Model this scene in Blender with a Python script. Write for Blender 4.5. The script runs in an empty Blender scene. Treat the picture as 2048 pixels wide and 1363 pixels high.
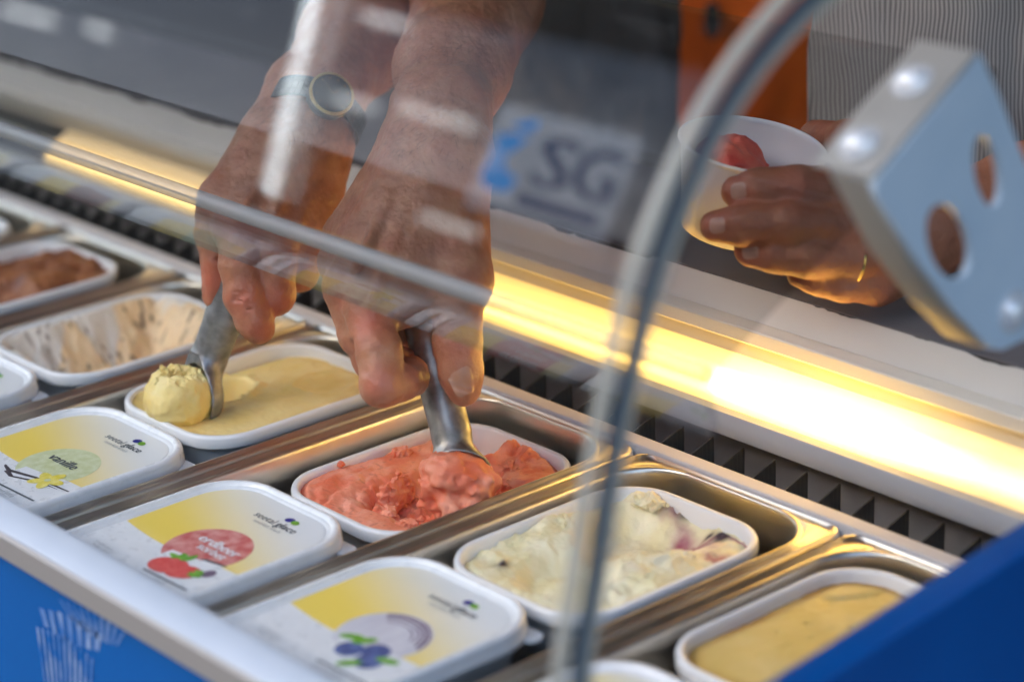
import bpy, bmesh, math, random
import numpy as np
from mathutils import Vector, Matrix, Euler

S = bpy.context.scene
COL = S.collection
random.seed(7)
R_ = math.radians

# ------------------------------------------------------------------ camera
cam_d = bpy.data.cameras.new('camera')
cam = bpy.data.objects.new('camera', cam_d)
COL.objects.link(cam)
right = Vector((0.66054, 0.75007, -0.03290)); fwd = Vector((-0.71171, 0.61161, -0.34553))
fwd.normalize(); right = (right - right.dot(fwd)*fwd).normalized(); up = right.cross(fwd)
cam.matrix_world = Matrix(((right.x, up.x, -fwd.x, 1.26567), (right.y, up.y, -fwd.y, -1.08766), (right.z, up.z, -fwd.z, 0.61448), (0, 0, 0, 1)))
cam_d.sensor_width = 36; cam_d.lens = 85
cam_d.clip_start = 0.05; cam_d.clip_end = 500
cam_d.dof.use_dof = True; cam_d.dof.focus_distance = 1.57; cam_d.dof.aperture_fstop = 3.4
S.camera = cam

# ------------------------------------------------------------------ world, sun, exposure
W = bpy.data.worlds.new('World'); S.world = W; W.use_nodes = True
wn = W.node_tree.nodes; wl = W.node_tree.links
sky = wn.new('ShaderNodeTexSky'); sky.sky_type = 'NISHITA'; sky.sun_disc = False
SUN_EL, SUN_AZ = R_(24), R_(196)
sky.sun_elevation = SUN_EL; sky.sun_rotation = SUN_AZ
sky.air_density = 1.0; sky.dust_density = 3.0; sky.ozone_density = 1.0
wn['Background'].inputs['Strength'].default_value = 0.075
wl.new(sky.outputs[0], wn['Background'].inputs[0])
sd = bpy.data.lights.new('sun', 'SUN'); sd.energy = 1.5; sd.angle = R_(12); sd.color = (1, .95, .88)
sun = bpy.data.objects.new('sun', sd); COL.objects.link(sun)
sdir = Vector((math.sin(SUN_AZ)*math.cos(SUN_EL), math.cos(SUN_AZ)*math.cos(SUN_EL), math.sin(SUN_EL)))
sun.rotation_euler = (-sdir).to_track_quat('-Z', 'Y').to_euler()
S.view_settings.view_transform = 'Standard'; S.view_settings.look = 'None'
S.view_settings.exposure = 3.12; S.view_settings.gamma = 1
S.cycles.transparent_max_bounces = 32
S.cycles.max_bounces = 10
S.cycles.caustics_reflective = False; S.cycles.caustics_refractive = False
S.cycles.sample_clamp_indirect = 6

# ------------------------------------------------------------------ helpers: noise, materials, meshes
_rng = np.random.RandomState(3)
_T3 = _rng.rand(64, 64, 64).astype(np.float32)
def vn3(x, y, z):
    x = np.asarray(x, np.float32); y = np.asarray(y, np.float32); z = np.asarray(z, np.float32)
    x, y, z = np.broadcast_arrays(x, y, z)
    i = np.floor(x).astype(int); j = np.floor(y).astype(int); k = np.floor(z).astype(int)
    fx, fy, fz = x-i, y-j, z-k
    fx = fx*fx*(3-2*fx); fy = fy*fy*(3-2*fy); fz = fz*fz*(3-2*fz)
    i &= 63; j &= 63; k &= 63; a = (i+1) & 63; b = (j+1) & 63; c = (k+1) & 63
    def L(p, q, t): return p+(q-p)*t
    return L(L(L(_T3[i, j, k], _T3[a, j, k], fx), L(_T3[i, b, k], _T3[a, b, k], fx), fy),
             L(L(_T3[i, j, c], _T3[a, j, c], fx), L(_T3[i, b, c], _T3[a, b, c], fx), fy), fz)*2-1
def fbm(x, y, z=0.0, o=4):
    s = 0; a = 1.0; f = 1.0
    for q in range(o):
        s = s+a*vn3(x*f+q*7.3, y*f+q*3.1, z*f+q*5.7); a *= .5; f *= 2.03
    return s
def ridge(x, y, z=0.0, o=4):
    s = 0; a = 1.0; f = 1.0
    for q in range(o):
        s = s+a*(1-2*np.abs(vn3(x*f+q*9.3, y*f+q*4.1, z*f+q*2.7))); a *= .5; f *= 2.1
    return s

MATS = {}
def mat(name, base=(.8, .8, .8), rough=.5, metal=0., spec=.5, sss=0., sssr=(.01, .005, .003), col2=None, nscale=30., nstretch=(1, 1, 1), nlo=.35, nhi=.65,
        bump=0., bscale=200., bstretch=(1, 1, 1), rvar=0., emit=None, estr=0., coat=0., ndetail=4., coord='Object', trans=0., bdist=.001):
    m = bpy.data.materials.new(name); m.use_nodes = True
    nt = m.node_tree; N = nt.nodes; Lk = nt.links
    p = N['Principled BSDF']
    p.inputs['Base Color'].default_value = (*base, 1); p.inputs['Roughness'].default_value = rough; p.inputs['Metallic'].default_value = metal
    p.inputs['Specular IOR Level'].default_value = spec
    if coat: p.inputs['Coat Weight'].default_value = coat; p.inputs['Coat Roughness'].default_value = .08
    if sss:
        p.inputs['Subsurface Weight'].default_value = sss; p.inputs['Subsurface Radius'].default_value = sssr; p.inputs['Subsurface Scale'].default_value = 1.0
    if trans: p.inputs['Transmission Weight'].default_value = trans
    tc = N.new('ShaderNodeTexCoord')
    def noise(scale, stretch, detail=4.):
        mp = N.new('ShaderNodeMapping'); mp.inputs['Scale'].default_value = stretch
        Lk.new(tc.outputs[coord], mp.inputs[0])
        n = N.new('ShaderNodeTexNoise'); n.inputs['Scale'].default_value = scale; n.inputs['Detail'].default_value = detail
        Lk.new(mp.outputs[0], n.inputs[0]); return n
    if col2 is not None:
        n = noise(nscale, nstretch, ndetail)
        r = N.new('ShaderNodeMapRange'); r.inputs[1].default_value = nlo; r.inputs[2].default_value = nhi
        Lk.new(n.outputs['Fac'], r.inputs[0])
        x = N.new('ShaderNodeMix'); x.data_type = 'RGBA'
        x.inputs[6].default_value = (*base, 1); x.inputs[7].default_value = (*col2, 1)
        Lk.new(r.outputs[0], x.inputs[0]); Lk.new(x.outputs[2], p.inputs['Base Color'])
    if rvar:
        n = noise(nscale*1.7, nstretch)
        r = N.new('ShaderNodeMapRange'); r.inputs[1].default_value = .3; r.inputs[2].default_value = .7
        r.inputs[3].default_value = max(0.02, rough-rvar); r.inputs[4].default_value = rough+rvar
        Lk.new(n.outputs['Fac'], r.inputs[0]); Lk.new(r.outputs[0], p.inputs['Roughness'])
    if bump:
        n = noise(bscale, bstretch, 6.)
        b = N.new('ShaderNodeBump'); b.inputs['Strength'].default_value = bump; b.inputs['Distance'].default_value = bdist
        Lk.new(n.outputs['Fac'], b.inputs['Height']); Lk.new(b.outputs[0], p.inputs['Normal'])
    if emit:
        p.inputs['Emission Color'].default_value = (*emit, 1); p.inputs['Emission Strength'].default_value = estr
    MATS[name] = m
    return m

def glassmat(name, tint=(.97, .985, .98), refl=1.0, wob=0., wscale=(1, 1, 1), haze=0.):
    m = bpy.data.materials.new(name); m.use_nodes = True
    nt = m.node_tree; N = nt.nodes; Lk = nt.links; N.remove(N['Principled BSDF'])
    out = N['Material Output']
    lw = N.new('ShaderNodeLayerWeight'); lw.inputs['Blend'].default_value = .5
    pw = N.new('ShaderNodeMath'); pw.operation = 'POWER'; pw.inputs[1].default_value = 5
    Lk.new(lw.outputs['Facing'], pw.inputs[0])
    ma = N.new('ShaderNodeMath'); ma.operation = 'MULTIPLY_ADD'; ma.inputs[1].default_value = .95*refl; ma.inputs[2].default_value = .045*refl
    Lk.new(pw.outputs[0], ma.inputs[0])
    t = N.new('ShaderNodeBsdfTransparent'); t.inputs[0].default_value = (*tint, 1)
    g = N.new('ShaderNodeBsdfGlossy'); g.inputs['Roughness'].default_value = .015
    if wob:
        tc = N.new('ShaderNodeTexCoord'); mp = N.new('ShaderNodeMapping'); mp.inputs['Scale'].default_value = wscale
        Lk.new(tc.outputs['Object'], mp.inputs[0])
        n = N.new('ShaderNodeTexNoise'); n.inputs['Scale'].default_value = 1; n.inputs['Detail'].default_value = 2
        Lk.new(mp.outputs[0], n.inputs[0])
        b = N.new('ShaderNodeBump'); b.inputs['Strength'].default_value = 1; b.inputs['Distance'].default_value = wob
        Lk.new(n.outputs['Fac'], b.inputs['Height']); Lk.new(b.outputs[0], g.inputs['Normal'])
    mx = N.new('ShaderNodeMixShader'); Lk.new(ma.outputs[0], mx.inputs[0]); Lk.new(t.outputs[0], mx.inputs[1]); Lk.new(g.outputs[0], mx.inputs[2])
    res = mx
    if haze:
        tc = N.new('ShaderNodeTexCoord'); mp = N.new('ShaderNodeMapping'); mp.inputs['Scale'].default_value = (5, 11, 11); mp.inputs['Rotation'].default_value = (.3, .2, .5)
        Lk.new(tc.outputs['Object'], mp.inputs[0]); n = N.new('ShaderNodeTexNoise'); n.inputs['Scale'].default_value = 2.5; n.inputs['Detail'].default_value = 7; n.inputs['Distortion'].default_value = 1.2
        Lk.new(mp.outputs[0], n.inputs[0]); r = N.new('ShaderNodeMapRange'); r.inputs[1].default_value = .52; r.inputs[2].default_value = .8; r.inputs[4].default_value = haze
        Lk.new(n.outputs['Fac'], r.inputs[0]); df = N.new('ShaderNodeBsdfDiffuse'); df.inputs[0].default_value = (.8, .8, .8, 1)
        res = N.new('ShaderNodeMixShader'); Lk.new(r.outputs[0], res.inputs[0]); Lk.new(mx.outputs[0], res.inputs[1]); Lk.new(df.outputs[0], res.inputs[2])
    Lk.new(res.outputs[0], out.inputs[0])
    MATS[name] = m
    return m

def link(name, me, parent=None, kind=None):
    o = bpy.data.objects.new(name, me); COL.objects.link(o)
    if parent is not None: o.parent = parent
    if kind: o['kind'] = kind
    return o
def mesh(name, V, F, m, parent=None, smooth=True, mi=None, kind=None):
    me = bpy.data.meshes.new(name)
    V = np.asarray(V, dtype=np.float64)
    me.from_pydata(V.tolist(), [], [list(map(int, f)) for f in F])
    for q in (m if isinstance(m, (list, tuple)) else [m]): me.materials.append(q)
    if mi is not None: me.polygons.foreach_set('material_index', list(mi))
    me.polygons.foreach_set('use_smooth', [bool(smooth)]*len(me.polygons))
    me.update()
    return link(name, me, parent, kind)
def autosmooth(o, ang=35):
    bm = bmesh.new(); bm.from_mesh(o.data)
    a = math.radians(ang)
    for e in bm.edges:
        if len(e.link_faces) == 2 and e.calc_face_angle(0) > a: e.smooth = False
    bm.to_mesh(o.data); bm.free()
    return o
def fixn(o):
    bm = bmesh.new(); bm.from_mesh(o.data); bmesh.ops.recalc_face_normals(bm, faces=bm.faces[:]); bm.to_mesh(o.data); bm.free(); return o
def tag(o, label, cat, group=None):
    o['label'] = label; o['category'] = cat
    if group: o['group'] = group
    return o
def empty(name, loc, label=None, cat=None, group=None):
    o = bpy.data.objects.new(name, None); COL.objects.link(o); o.location = loc; o.empty_display_size = .02
    if label: tag(o, label, cat, group)
    return o

class MB:
    """collects simple solids into one mesh"""
    def __init__(s): s.V = []; s.F = []; s.I = []
    def add(s, V, F, mi=0):
        n = len(s.V); s.V += [tuple(v) for v in V]; s.F += [[i+n for i in f] for f in F]; s.I += [mi]*len(F)
    def box(s, a, b, mi=0):
        (x0, y0, z0), (x1, y1, z1) = a, b
        s.add([(x0, y0, z0), (x1, y0, z0), (x1, y1, z0), (x0, y1, z0), (x0, y0, z1), (x1, y0, z1), (x1, y1, z1), (x0, y1, z1)],
              [(3, 2, 1, 0), (4, 5, 6, 7), (0, 1, 5, 4), (1, 2, 6, 5), (2, 3, 7, 6), (3, 0, 4, 7)], mi)
    def prism_x(s, prof, x0, x1, mi=0, nx=1, cap=True):
        n = len(prof); V = []; F = []
        for k in range(nx+1):
            x = x0+(x1-x0)*k/nx
            V += [(x, p[0], p[1]) for p in prof]
        for k in range(nx):
            for i in range(n):
                j = (i+1) % n
                F.append((k*n+i, (k+1)*n+i, (k+1)*n+j, k*n+j))
        if cap: F += [list(range(n))[::-1][::-1], [nx*n+i for i in range(n)][::-1]]
        s.add(V, F, mi)
    def tube(s, pts, r, n=12, mi=0, cap=True):
        pts = [Vector(p) for p in pts]; rs = r if isinstance(r, (list, tuple)) else [r]*len(pts)
        V = []; F = []; up = None
        for i, p in enumerate(pts):
            t = (pts[min(i+1, len(pts)-1)]-pts[max(i-1, 0)]).normalized()
            if up is None: up = t.orthogonal().normalized()
            up = (up-up.dot(t)*t).normalized(); sd_ = t.cross(up)
            for k in range(n):
                a = 2*math.pi*k/n; V.append(tuple(p+(up*math.cos(a)+sd_*math.sin(a))*rs[i]))
        for i in range(len(pts)-1):
            for k in range(n):
                F.append((i*n+k, i*n+(k+1) % n, (i+1)*n+(k+1) % n, (i+1)*n+k))
        if cap: F += [[k for k in range(n)][::-1], [(len(pts)-1)*n+k for k in range(n)]]
        s.add(V, F, mi)
    def sphere(s, c, r, nu=16, nv=10, mi=0, M=None):
        V = []; F = []
        for j in range(nv+1):
            th = math.pi*j/nv
            for i in range(nu):
                ph = 2*math.pi*i/nu
                v = Vector((math.sin(th)*math.cos(ph), math.sin(th)*math.sin(ph), math.cos(th)))
                if M is not None: v = M @ v
                V.append((c[0]+v.x*(r if M is None else 1), c[1]+v.y*(r if M is None else 1), c[2]+v.z*(r if M is None else 1)))
        for j in range(nv):
            for i in range(nu):
                F.append((j*nu+i, (j+1)*nu+i, (j+1)*nu+(i+1) % nu, j*nu+(i+1) % nu))
        s.add(V, F, mi)
    def build(s, name, m, parent=None, smooth=False, kind=None, bevel=0., auto=None):
        o = mesh(name, s.V, s.F, m, parent, smooth, s.I, kind)
        fixn(o)
        if bevel:
            bm = bmesh.new(); bm.from_mesh(o.data)
            es = [e for e in bm.edges if len(e.link_faces) == 2 and e.calc_face_angle(0) > .6]
            bmesh.ops.bevel(bm, geom=es, offset=bevel, segments=2, affect='EDGES', profile=.6)
            bm.to_mesh(o.data); bm.free()
            o.data.polygons.foreach_set('use_smooth', [True]*len(o.data.polygons)); autosmooth(o, 40)
        if auto: o.data.polygons.foreach_set('use_smooth', [True]*len(o.data.polygons)); autosmooth(o, auto)
        return o

def rr(w, l, r, n=8):
    r = min(r, w/2-1e-5, l/2-1e-5); P = []
    for cx, cy, a0 in ((w/2-r, l/2-r, 0), (-w/2+r, l/2-r, 90), (-w/2+r, -l/2+r, 180), (w/2-r, -l/2+r, 270)):
        for k in range(n+1):
            a = math.radians(a0+90*k/n); P.append((cx+r*math.cos(a), cy+r*math.sin(a)))
    return P
def loft(rings, capA=False, capB=False, n=8):
    """rings of (w, l, radius, z[, cx, cy])"""
    V = []; F = []; m = 4*(n+1)
    for q in rings:
        cx, cy = (q[4], q[5]) if len(q) > 4 else (0, 0)
        V += [(x+cx, y+cy, q[3]) for x, y in rr(q[0], q[1], q[2], n)]
    for k in range(len(rings)-1):
        for i in range(m):
            j = (i+1) % m; F.append((k*m+i, k*m+j, (k+1)*m+j, (k+1)*m+i))
    if capA: F.append(list(range(m))[::-1])
    if capB: F.append([(len(rings)-1)*m+i for i in range(m)])
    return V, F

# signed distance fields -> continuous surfaces
class SDF:
    def __init__(s, lo, hi, h):
        s.lo = np.array(lo, float); s.h = h
        s.n = np.ceil((np.array(hi)-s.lo)/h).astype(int)+1
        s.a = np.full(s.n, .03, np.float32)
    def _sl(s, lo, hi):
        i0 = np.maximum(0, np.floor((np.array(lo)-s.lo)/s.h).astype(int)); i1 = np.minimum(s.n, np.ceil((np.array(hi)-s.lo)/s.h).astype(int)+1)
        i1 = np.maximum(i1, i0)
        sl = tuple(slice(a, b) for a, b in zip(i0, i1))
        X = [(s.lo[q]+s.h*np.arange(i0[q], i1[q])).astype(np.float32) for q in range(3)]
        return sl, X[0][:, None, None], X[1][None, :, None], X[2][None, None, :]
    def _cone(s, a, b, ra, rb, mg, squash=None):
        a = np.array(a, float); b = np.array(b, float); m = max(ra, rb)+mg
        sl, X, Y, Z = s._sl(np.minimum(a, b)-m, np.maximum(a, b)+m)
        d = b-a; L = max(float(d@d), 1e-12)
        px, py, pz = X-a[0], Y-a[1], Z-a[2]
        t = np.clip((px*d[0]+py*d[1]+pz*d[2])/L, 0, 1)
        qx, qy, qz = px-t*d[0], py-t*d[1], pz-t*d[2]
        if squash is not None:
            ax, f = squash; ax = np.array(ax, float)/np.linalg.norm(ax)
            c = qx*ax[0]+qy*ax[1]+qz*ax[2]
            qx = qx+(f-1)*c*ax[0]; qy = qy+(f-1)*c*ax[1]; qz = qz+(f-1)*c*ax[2]
        return sl, np.sqrt(qx*qx+qy*qy+qz*qz)-(ra+(rb-ra)*t)
    @staticmethod
    def smin(a, b, k):
        if k <= 0: return np.minimum(a, b)
        h = np.clip(.5+.5*(b-a)/k, 0, 1); return b+(a-b)*h-k*h*(1-h)
    def cone(s, a, b, ra, rb=None, k=.004, squash=None):
        rb = ra if rb is None else rb
        sl, d = s._cone(a, b, ra, rb, .012+k*2, squash); s.a[sl] = s.smin(s.a[sl], d, k)
    def chain(s, pts, k=.004, kk=.003, squash=None):
        """pts: list of (xyz, r): a smoothly joined chain, then united with the field by k"""
        P = np.array([p[0] for p in pts], float); m = max(p[1] for p in pts)+.02+2*k
        sl, X, Y, Z = s._sl(P.min(0)-m, P.max(0)+m)
        acc = None
        for (a, ra), (b, rb) in zip(pts[:-1], pts[1:]):
            a = np.array(a, float); b = np.array(b, float); d = b-a; L = max(float(d@d), 1e-12)
            px, py, pz = X-a[0], Y-a[1], Z-a[2]
            t = np.clip((px*d[0]+py*d[1]+pz*d[2])/L, 0, 1)
            qx, qy, qz = px-t*d[0], py-t*d[1], pz-t*d[2]
            if squash is not None:
                ax, f = squash; ax = np.array(ax, float)/np.linalg.norm(ax); c = qx*ax[0]+qy*ax[1]+qz*ax[2]
                qx = qx+(f-1)*c*ax[0]; qy = qy+(f-1)*c*ax[1]; qz = qz+(f-1)*c*ax[2]
            e = np.sqrt(qx*qx+qy*qy+qz*qz)-(ra+(rb-ra)*t)
            acc = e if acc is None else s.smin(acc, e, kk)
        s.a[sl] = s.smin(s.a[sl], acc, k)
    def cut(s, a, b, r, k=.001):
        sl, d = s._cone(a, b, r, r, .004); s.a[sl] = -s.smin(-s.a[sl], d, k)
    def disp(s, fn):
        X = (s.lo[0]+s.h*np.arange(s.n[0])).astype(np.float32); Y = (s.lo[1]+s.h*np.arange(s.n[1])).astype(np.float32); Z = (s.lo[2]+s.h*np.arange(s.n[2])).astype(np.float32)
        I = np.nonzero(np.abs(s.a) < .012)
        s.a[I] += fn(X[I[0]], Y[I[1]], Z[I[2]]).astype(np.float32)
    def surf(s):
        a = s.a; ins = a < 0
        nx, ny, nz = a.shape
        c = np.zeros((nx-1, ny-1, nz-1), np.int8)
        for dx in (0, 1):
            for dy in (0, 1):
                for dz in (0, 1): c += ins[dx:nx-1+dx, dy:ny-1+dy, dz:nz-1+dz]
        I = np.nonzero((c > 0) & (c < 8)); idx = -np.ones(c.shape, np.int64); idx[I] = np.arange(len(I[0]))
        acc = np.zeros((len(I[0]), 3)); cnt = np.zeros(len(I[0]))
        cor = [(x, y, z) for x in (0, 1) for y in (0, 1) for z in (0, 1)]
        for p in cor:
            for ax in range(3):
                if p[ax] == 0:
                    q = list(p); q[ax] = 1
                    va = a[I[0]+p[0], I[1]+p[1], I[2]+p[2]]; vb = a[I[0]+q[0], I[1]+q[1], I[2]+q[2]]
                    cr = (va < 0) != (vb < 0); t = np.where(cr, va/np.where(cr, va-vb, 1), 0)
                    pt = np.tile(np.array(p, float), (len(t), 1)); pt[:, ax] = t
                    acc[cr] += pt[cr]; cnt[cr] += 1
        V = s.lo+s.h*(np.stack(I, 1)+acc/np.maximum(cnt, 1)[:, None])
        F = []
        for ax in range(3):
            o = [q for q in range(3) if q != ax]
            sl0 = [slice(None)]*3; sl1 = [slice(None)]*3; sl0[ax] = slice(0, -1); sl1[ax] = slice(1, None)
            A = ins[tuple(sl0)]; B = ins[tuple(sl1)]
            E = np.nonzero(A != B); E = np.stack(E, 1)
            ok = (E[:, o[0]] > 0) & (E[:, o[1]] > 0) & (E[:, o[0]] < a.shape[o[0]]-1) & (E[:, o[1]] < a.shape[o[1]]-1); E = E[ok]
            flip = A[tuple(E.T)]
            qs = []
            for d0, d1 in ((-1, -1), (0, -1), (0, 0), (-1, 0)):
                Q = E.copy(); Q[:, o[0]] += d0; Q[:, o[1]] += d1; qs.append(idx[tuple(Q.T)])
            q = np.stack(qs, 1)
            if ax == 1: flip = ~flip
            q[~flip] = q[~flip][:, ::-1]
            F.append(q)
        return V, np.concatenate(F)

def nmesh(name, V, F, m, parent=None, kind=None, mi=None):
    me = bpy.data.meshes.new(name); V = np.asarray(V, np.float32); F = np.asarray(F, np.int32)
    me.vertices.add(len(V)); me.vertices.foreach_set('co', V.ravel())
    k = F.shape[1]
    me.loops.add(F.size); me.loops.foreach_set('vertex_index', F.ravel())
    me.polygons.add(len(F)); me.polygons.foreach_set('loop_start', np.arange(0, F.size, k, dtype=np.int32)); me.polygons.foreach_set('loop_total', np.full(len(F), k, np.int32))
    for q in (m if isinstance(m, (list, tuple)) else [m]): me.materials.append(q)
    if mi is not None: me.polygons.foreach_set('material_index', np.asarray(mi, np.int32))
    me.polygons.foreach_set('use_smooth', np.ones(len(F), bool))
    me.update(calc_edges=True); me.validate()
    return link(name, me, parent, kind)

# ------------------------------------------------------------------ materials
M_plastic = mat('white_plastic', (.80, .81, .82), .32, spec=.5, sss=.12, sssr=(.004, .004, .004), bump=.05, bscale=60)
M_lid = mat('white_lid_plastic', (.84, .85, .86), .32, sss=.1, sssr=(.004, .004, .004), col2=(.78, .79, .80), nscale=70, nlo=.45, nhi=.8, rvar=.1, bump=.06, bscale=600, bdist=.0003)
M_steel = mat('brushed_steel', (.82, .78, .70), .34, 1., col2=(.74, .70, .62), nscale=14, nstretch=(1, 1, 1), rvar=.07, bump=.04, bscale=300, bstretch=(1, .06, 1), bdist=.0004)
M_steel2 = mat('worn_aluminium', (.40, .40, .40), .36, 1., col2=(.24, .24, .245), nscale=120, rvar=.12, bump=.25, bscale=500, bdist=.0004)
M_alu_edge = mat('beige_aluminium_strip', (.46, .42, .38), .45, .1, bump=.1, bscale=80)
M_rail = mat('white_painted_rail', (.60, .645, .70), .38, col2=(.55, .60, .66), nscale=14, bump=.08, bscale=300)
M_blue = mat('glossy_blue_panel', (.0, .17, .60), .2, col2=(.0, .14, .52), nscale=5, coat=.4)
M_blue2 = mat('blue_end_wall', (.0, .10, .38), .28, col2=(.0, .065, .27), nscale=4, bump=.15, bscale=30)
M_cream = mat('cream_enamel', (.42, .43, .45), .3, col2=(.39, .40, .42), nscale=8, bump=.05, bscale=40)
M_trim = mat('cream_trim', (.66, .62, .54), .3, bump=.05, bscale=40)
M_board = mat('grey_white_board', (.74, .72, .69), .38, col2=(.70, .68, .655), nscale=9, bump=.06, bscale=60)
M_strip = mat('cream_strip', (.66, .62, .60), .45)
M_grey = mat('grey_duct_wall', (.30, .29, .30), .5, col2=(.23, .22, .225), nscale=25)
M_fin = mat('grey_fin', (.075, .070, .058), .5, col2=(.11, .10, .085), nscale=60, nstretch=(1, 8, 1))
M_chip = mat('chipped_board_core', (.05, .045, .04), .9, bump=.6, bscale=300)
M_work = mat('grey_worktop', (.135, .13, .142), .6, col2=(.155, .148, .157), nscale=12, bump=.05, bscale=80)
M_dark = mat('dark_stall_wall', (.018, .02, .026), .8, col2=(.035, .034, .036), nscale=1.2)
M_pave = mat('pavement', (.09, .085, .08), .9, col2=(.13, .12, .11), nscale=3)
M_awn = mat('shade_awning_cloth', (.055, .045, .036), .9)
M_whitebar = mat('white_lacquer', (.82, .83, .84), .4)
M_flange = mat('darker_beige_flange', (.40, .385, .36), .5, .3, col2=(.36, .345, .32), nscale=25)  # a darker beige than the bracket's side plate
M_bracket = mat('powder_coated_bracket', (.54, .64, .74), .4, col2=(.48, .59, .70), nscale=20, bump=.12, bscale=120, bstretch=(1, .1, 1))
M_bolt = mat('bolt_head', (.78, .80, .84), .25, .3)
M_edge = mat('glass_ground_edge', (.095, .125, .155), .35, spec=.6, col2=(.12, .145, .17), nscale=8)
M_nose = mat('frosted_glass_edge', (.36, .37, .375), .35); M_nose.node_tree.nodes['Principled BSDF'].inputs['Alpha'].default_value = .62
M_edge_bead = mat('pale_edge_bead', (.55, .53, .46), .3); M_edge_bead.node_tree.nodes['Principled BSDF'].inputs['Alpha'].default_value = .72  # pale translucent beads on both sides of the dark glass edge
M_glass = glassmat('curved_glass', (.985, .99, .985), .3)
M_lip = glassmat('acrylic_lip', (.90, .91, .91), 1.9)
M_glassB = glassmat('bent_acrylic', (.865, .87, .875), .6, haze=.025)

# ------------------------------------------------------------------ the place around: ground, stall wall, and an unseen awning added for shade
mb = MB(); mb.box((-14, -14, -.96), (14, 8, -.90)); mb.build('ground', M_pave, kind='structure')
t = mb = MB(); mb.box((-6, 1.5, -.9), (4.0, 1.56, 1.75))
tag(mb.build('stall_back_wall', M_dark), 'dark back wall of the stall behind the servers', 'wall')
mb = MB(); mb.box((-16, -8.3, -.9), (9, -8, 5.2))
for k in range(9):
    for j in range(2): mb.box((-15+2.6*k, -8.02, .4+2.2*j), (-13.8+2.6*k, -7.97, 1.9+2.2*j), 1)
tag(mb.build('timber_house_front', [mat('dark_timber', (.035, .032, .028), .9, col2=(.022, .02, .018), nscale=2), M_dark]), 'dark timber house front across the street', 'building')
aw = empty('awning', (0, 0, 0), 'dark awning roof over the counter, unseen and added for shade, with white cross bar', 'awning')
mb = MB(); mb.box((-6, -.62, 1.72), (3.2, 1.6, 1.75)); mb.build('shade_awning_cloth', M_awn, aw)  # unseen cloth added to shade the counter and the servers
M_tube = mat('lit_lamp_tube', (.8, .8, .8), .4, emit=(.86, .94, 1.), estr=2.0)
M_streak = mat('glowing_streak', (.8, .8, .8), .4, emit=(.95, .97, 1.), estr=1.8)
mb = MB(); mb.tube([(-1.77, -.05, 1.60), (-1.905, .34, 1.60)], .009, 16); mb.build('lamp_tube', M_tube, aw, auto=40)
mb = MB(); mb.tube([(-1.77, -.07, 1.66), (-1.905, .36, 1.66)], .02, 8); mb.tube([(-1.77, -.05, 1.60), (-1.77, -.06, 1.66)], .012, 8); mb.tube([(-1.905, .34, 1.60), (-1.905, .35, 1.66)], .012, 8); mb.tube([(-1.84, .15, 1.66), (-1.84, .15, 1.72)], .01, 8); mb.build('lamp_holder', M_whitebar, aw, auto=40)
for x, y, l in ((-1.82, .317, .13), (-1.83, .172, .17), (-1.60, .185, .20), (-2.83, .167, .21), (-2.58, .175, .09), (-1.47, .027, .15)):  # glowing slivers added overhead so the acrylic mirrors them as streaks
    mb = MB(); mb.tube([(x-l/2, y, 1.70), (x-l*.4, y, 1.697), (x+l*.4, y, 1.697), (x+l/2, y, 1.70)], [.001, .0035, .0035, .001], 10); mb.build('streak_glow', M_streak, aw, auto=60)
mb = MB(); mb.box((1.2, -.4, 1.62), (1.26, 1.5, 1.68)); mb.build('awning_bar', M_whitebar, aw, bevel=.008)

# ------------------------------------------------------------------ freezer cabinet
FZ = empty('ice_cream_freezer', (0, -.2, -.9), 'blue and white ice cream display freezer with warm lamp strip', 'freezer')
def fz(name, mb, m, **kw):
    o = mb.build(name, m, None, **kw); o.parent = FZ; o.matrix_parent_inverse = Matrix.Translation((0, .2, .9)); return o
X0, X1 = -1.3, .575
mb = MB(); mb.prism_x([(-.471, -.9), (-.471, .0168), (-.466, .0168), (-.466, -.9)], X0, .60); fz('front_panel', mb, M_blue)
# white sloping rail with the beige strip under it
mb = MB(); mb.prism_x([(-.4745, .0305), (-.4725, .0325), (-.4590, .0390), (-.4545, .0385), (-.4545, .004), (-.4600, .004), (-.4735, .0175)], X0, .60, nx=1); fz('front_rail', mb, M_rail, bevel=.0012)
mb = MB(); mb.prism_x([(-.4765, .0152), (-.4765, .0290), (-.4750, .0305), (-.4737, .0305), (-.4737, .0172), (-.4713, .0172), (-.4713, .0152)], X0, .60); fz('rail_strip', mb, M_alu_edge)
# inner well
mb = MB(); mb.box((X0, -.464, -.30), (.575, -.02, -.285)); mb.box((X0, -.4650, -.285), (.575, -.4615, .003)); fz('well', mb, M_grey)
# rear bearing strip for the pans, duct, fins
mb = MB(); mb.prism_x([(-.0765, .0005), (-.0755, .0020), (-.0655, .0030), (-.0640, .0015), (-.0640, -.06), (-.0765, -.06)], X0, .575); fz('pan_support_strip', mb, M_strip, bevel=.0006)
mb = MB(); mb.prism_x([(-.013, -.14), (-.0135, .0005), (.03, .0005), (.03, -.14)], X0, .575); mb.box((X0, -.0655, -.15), (.575, -.02, -.10)); fz('air_duct', mb, M_grey)
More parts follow.
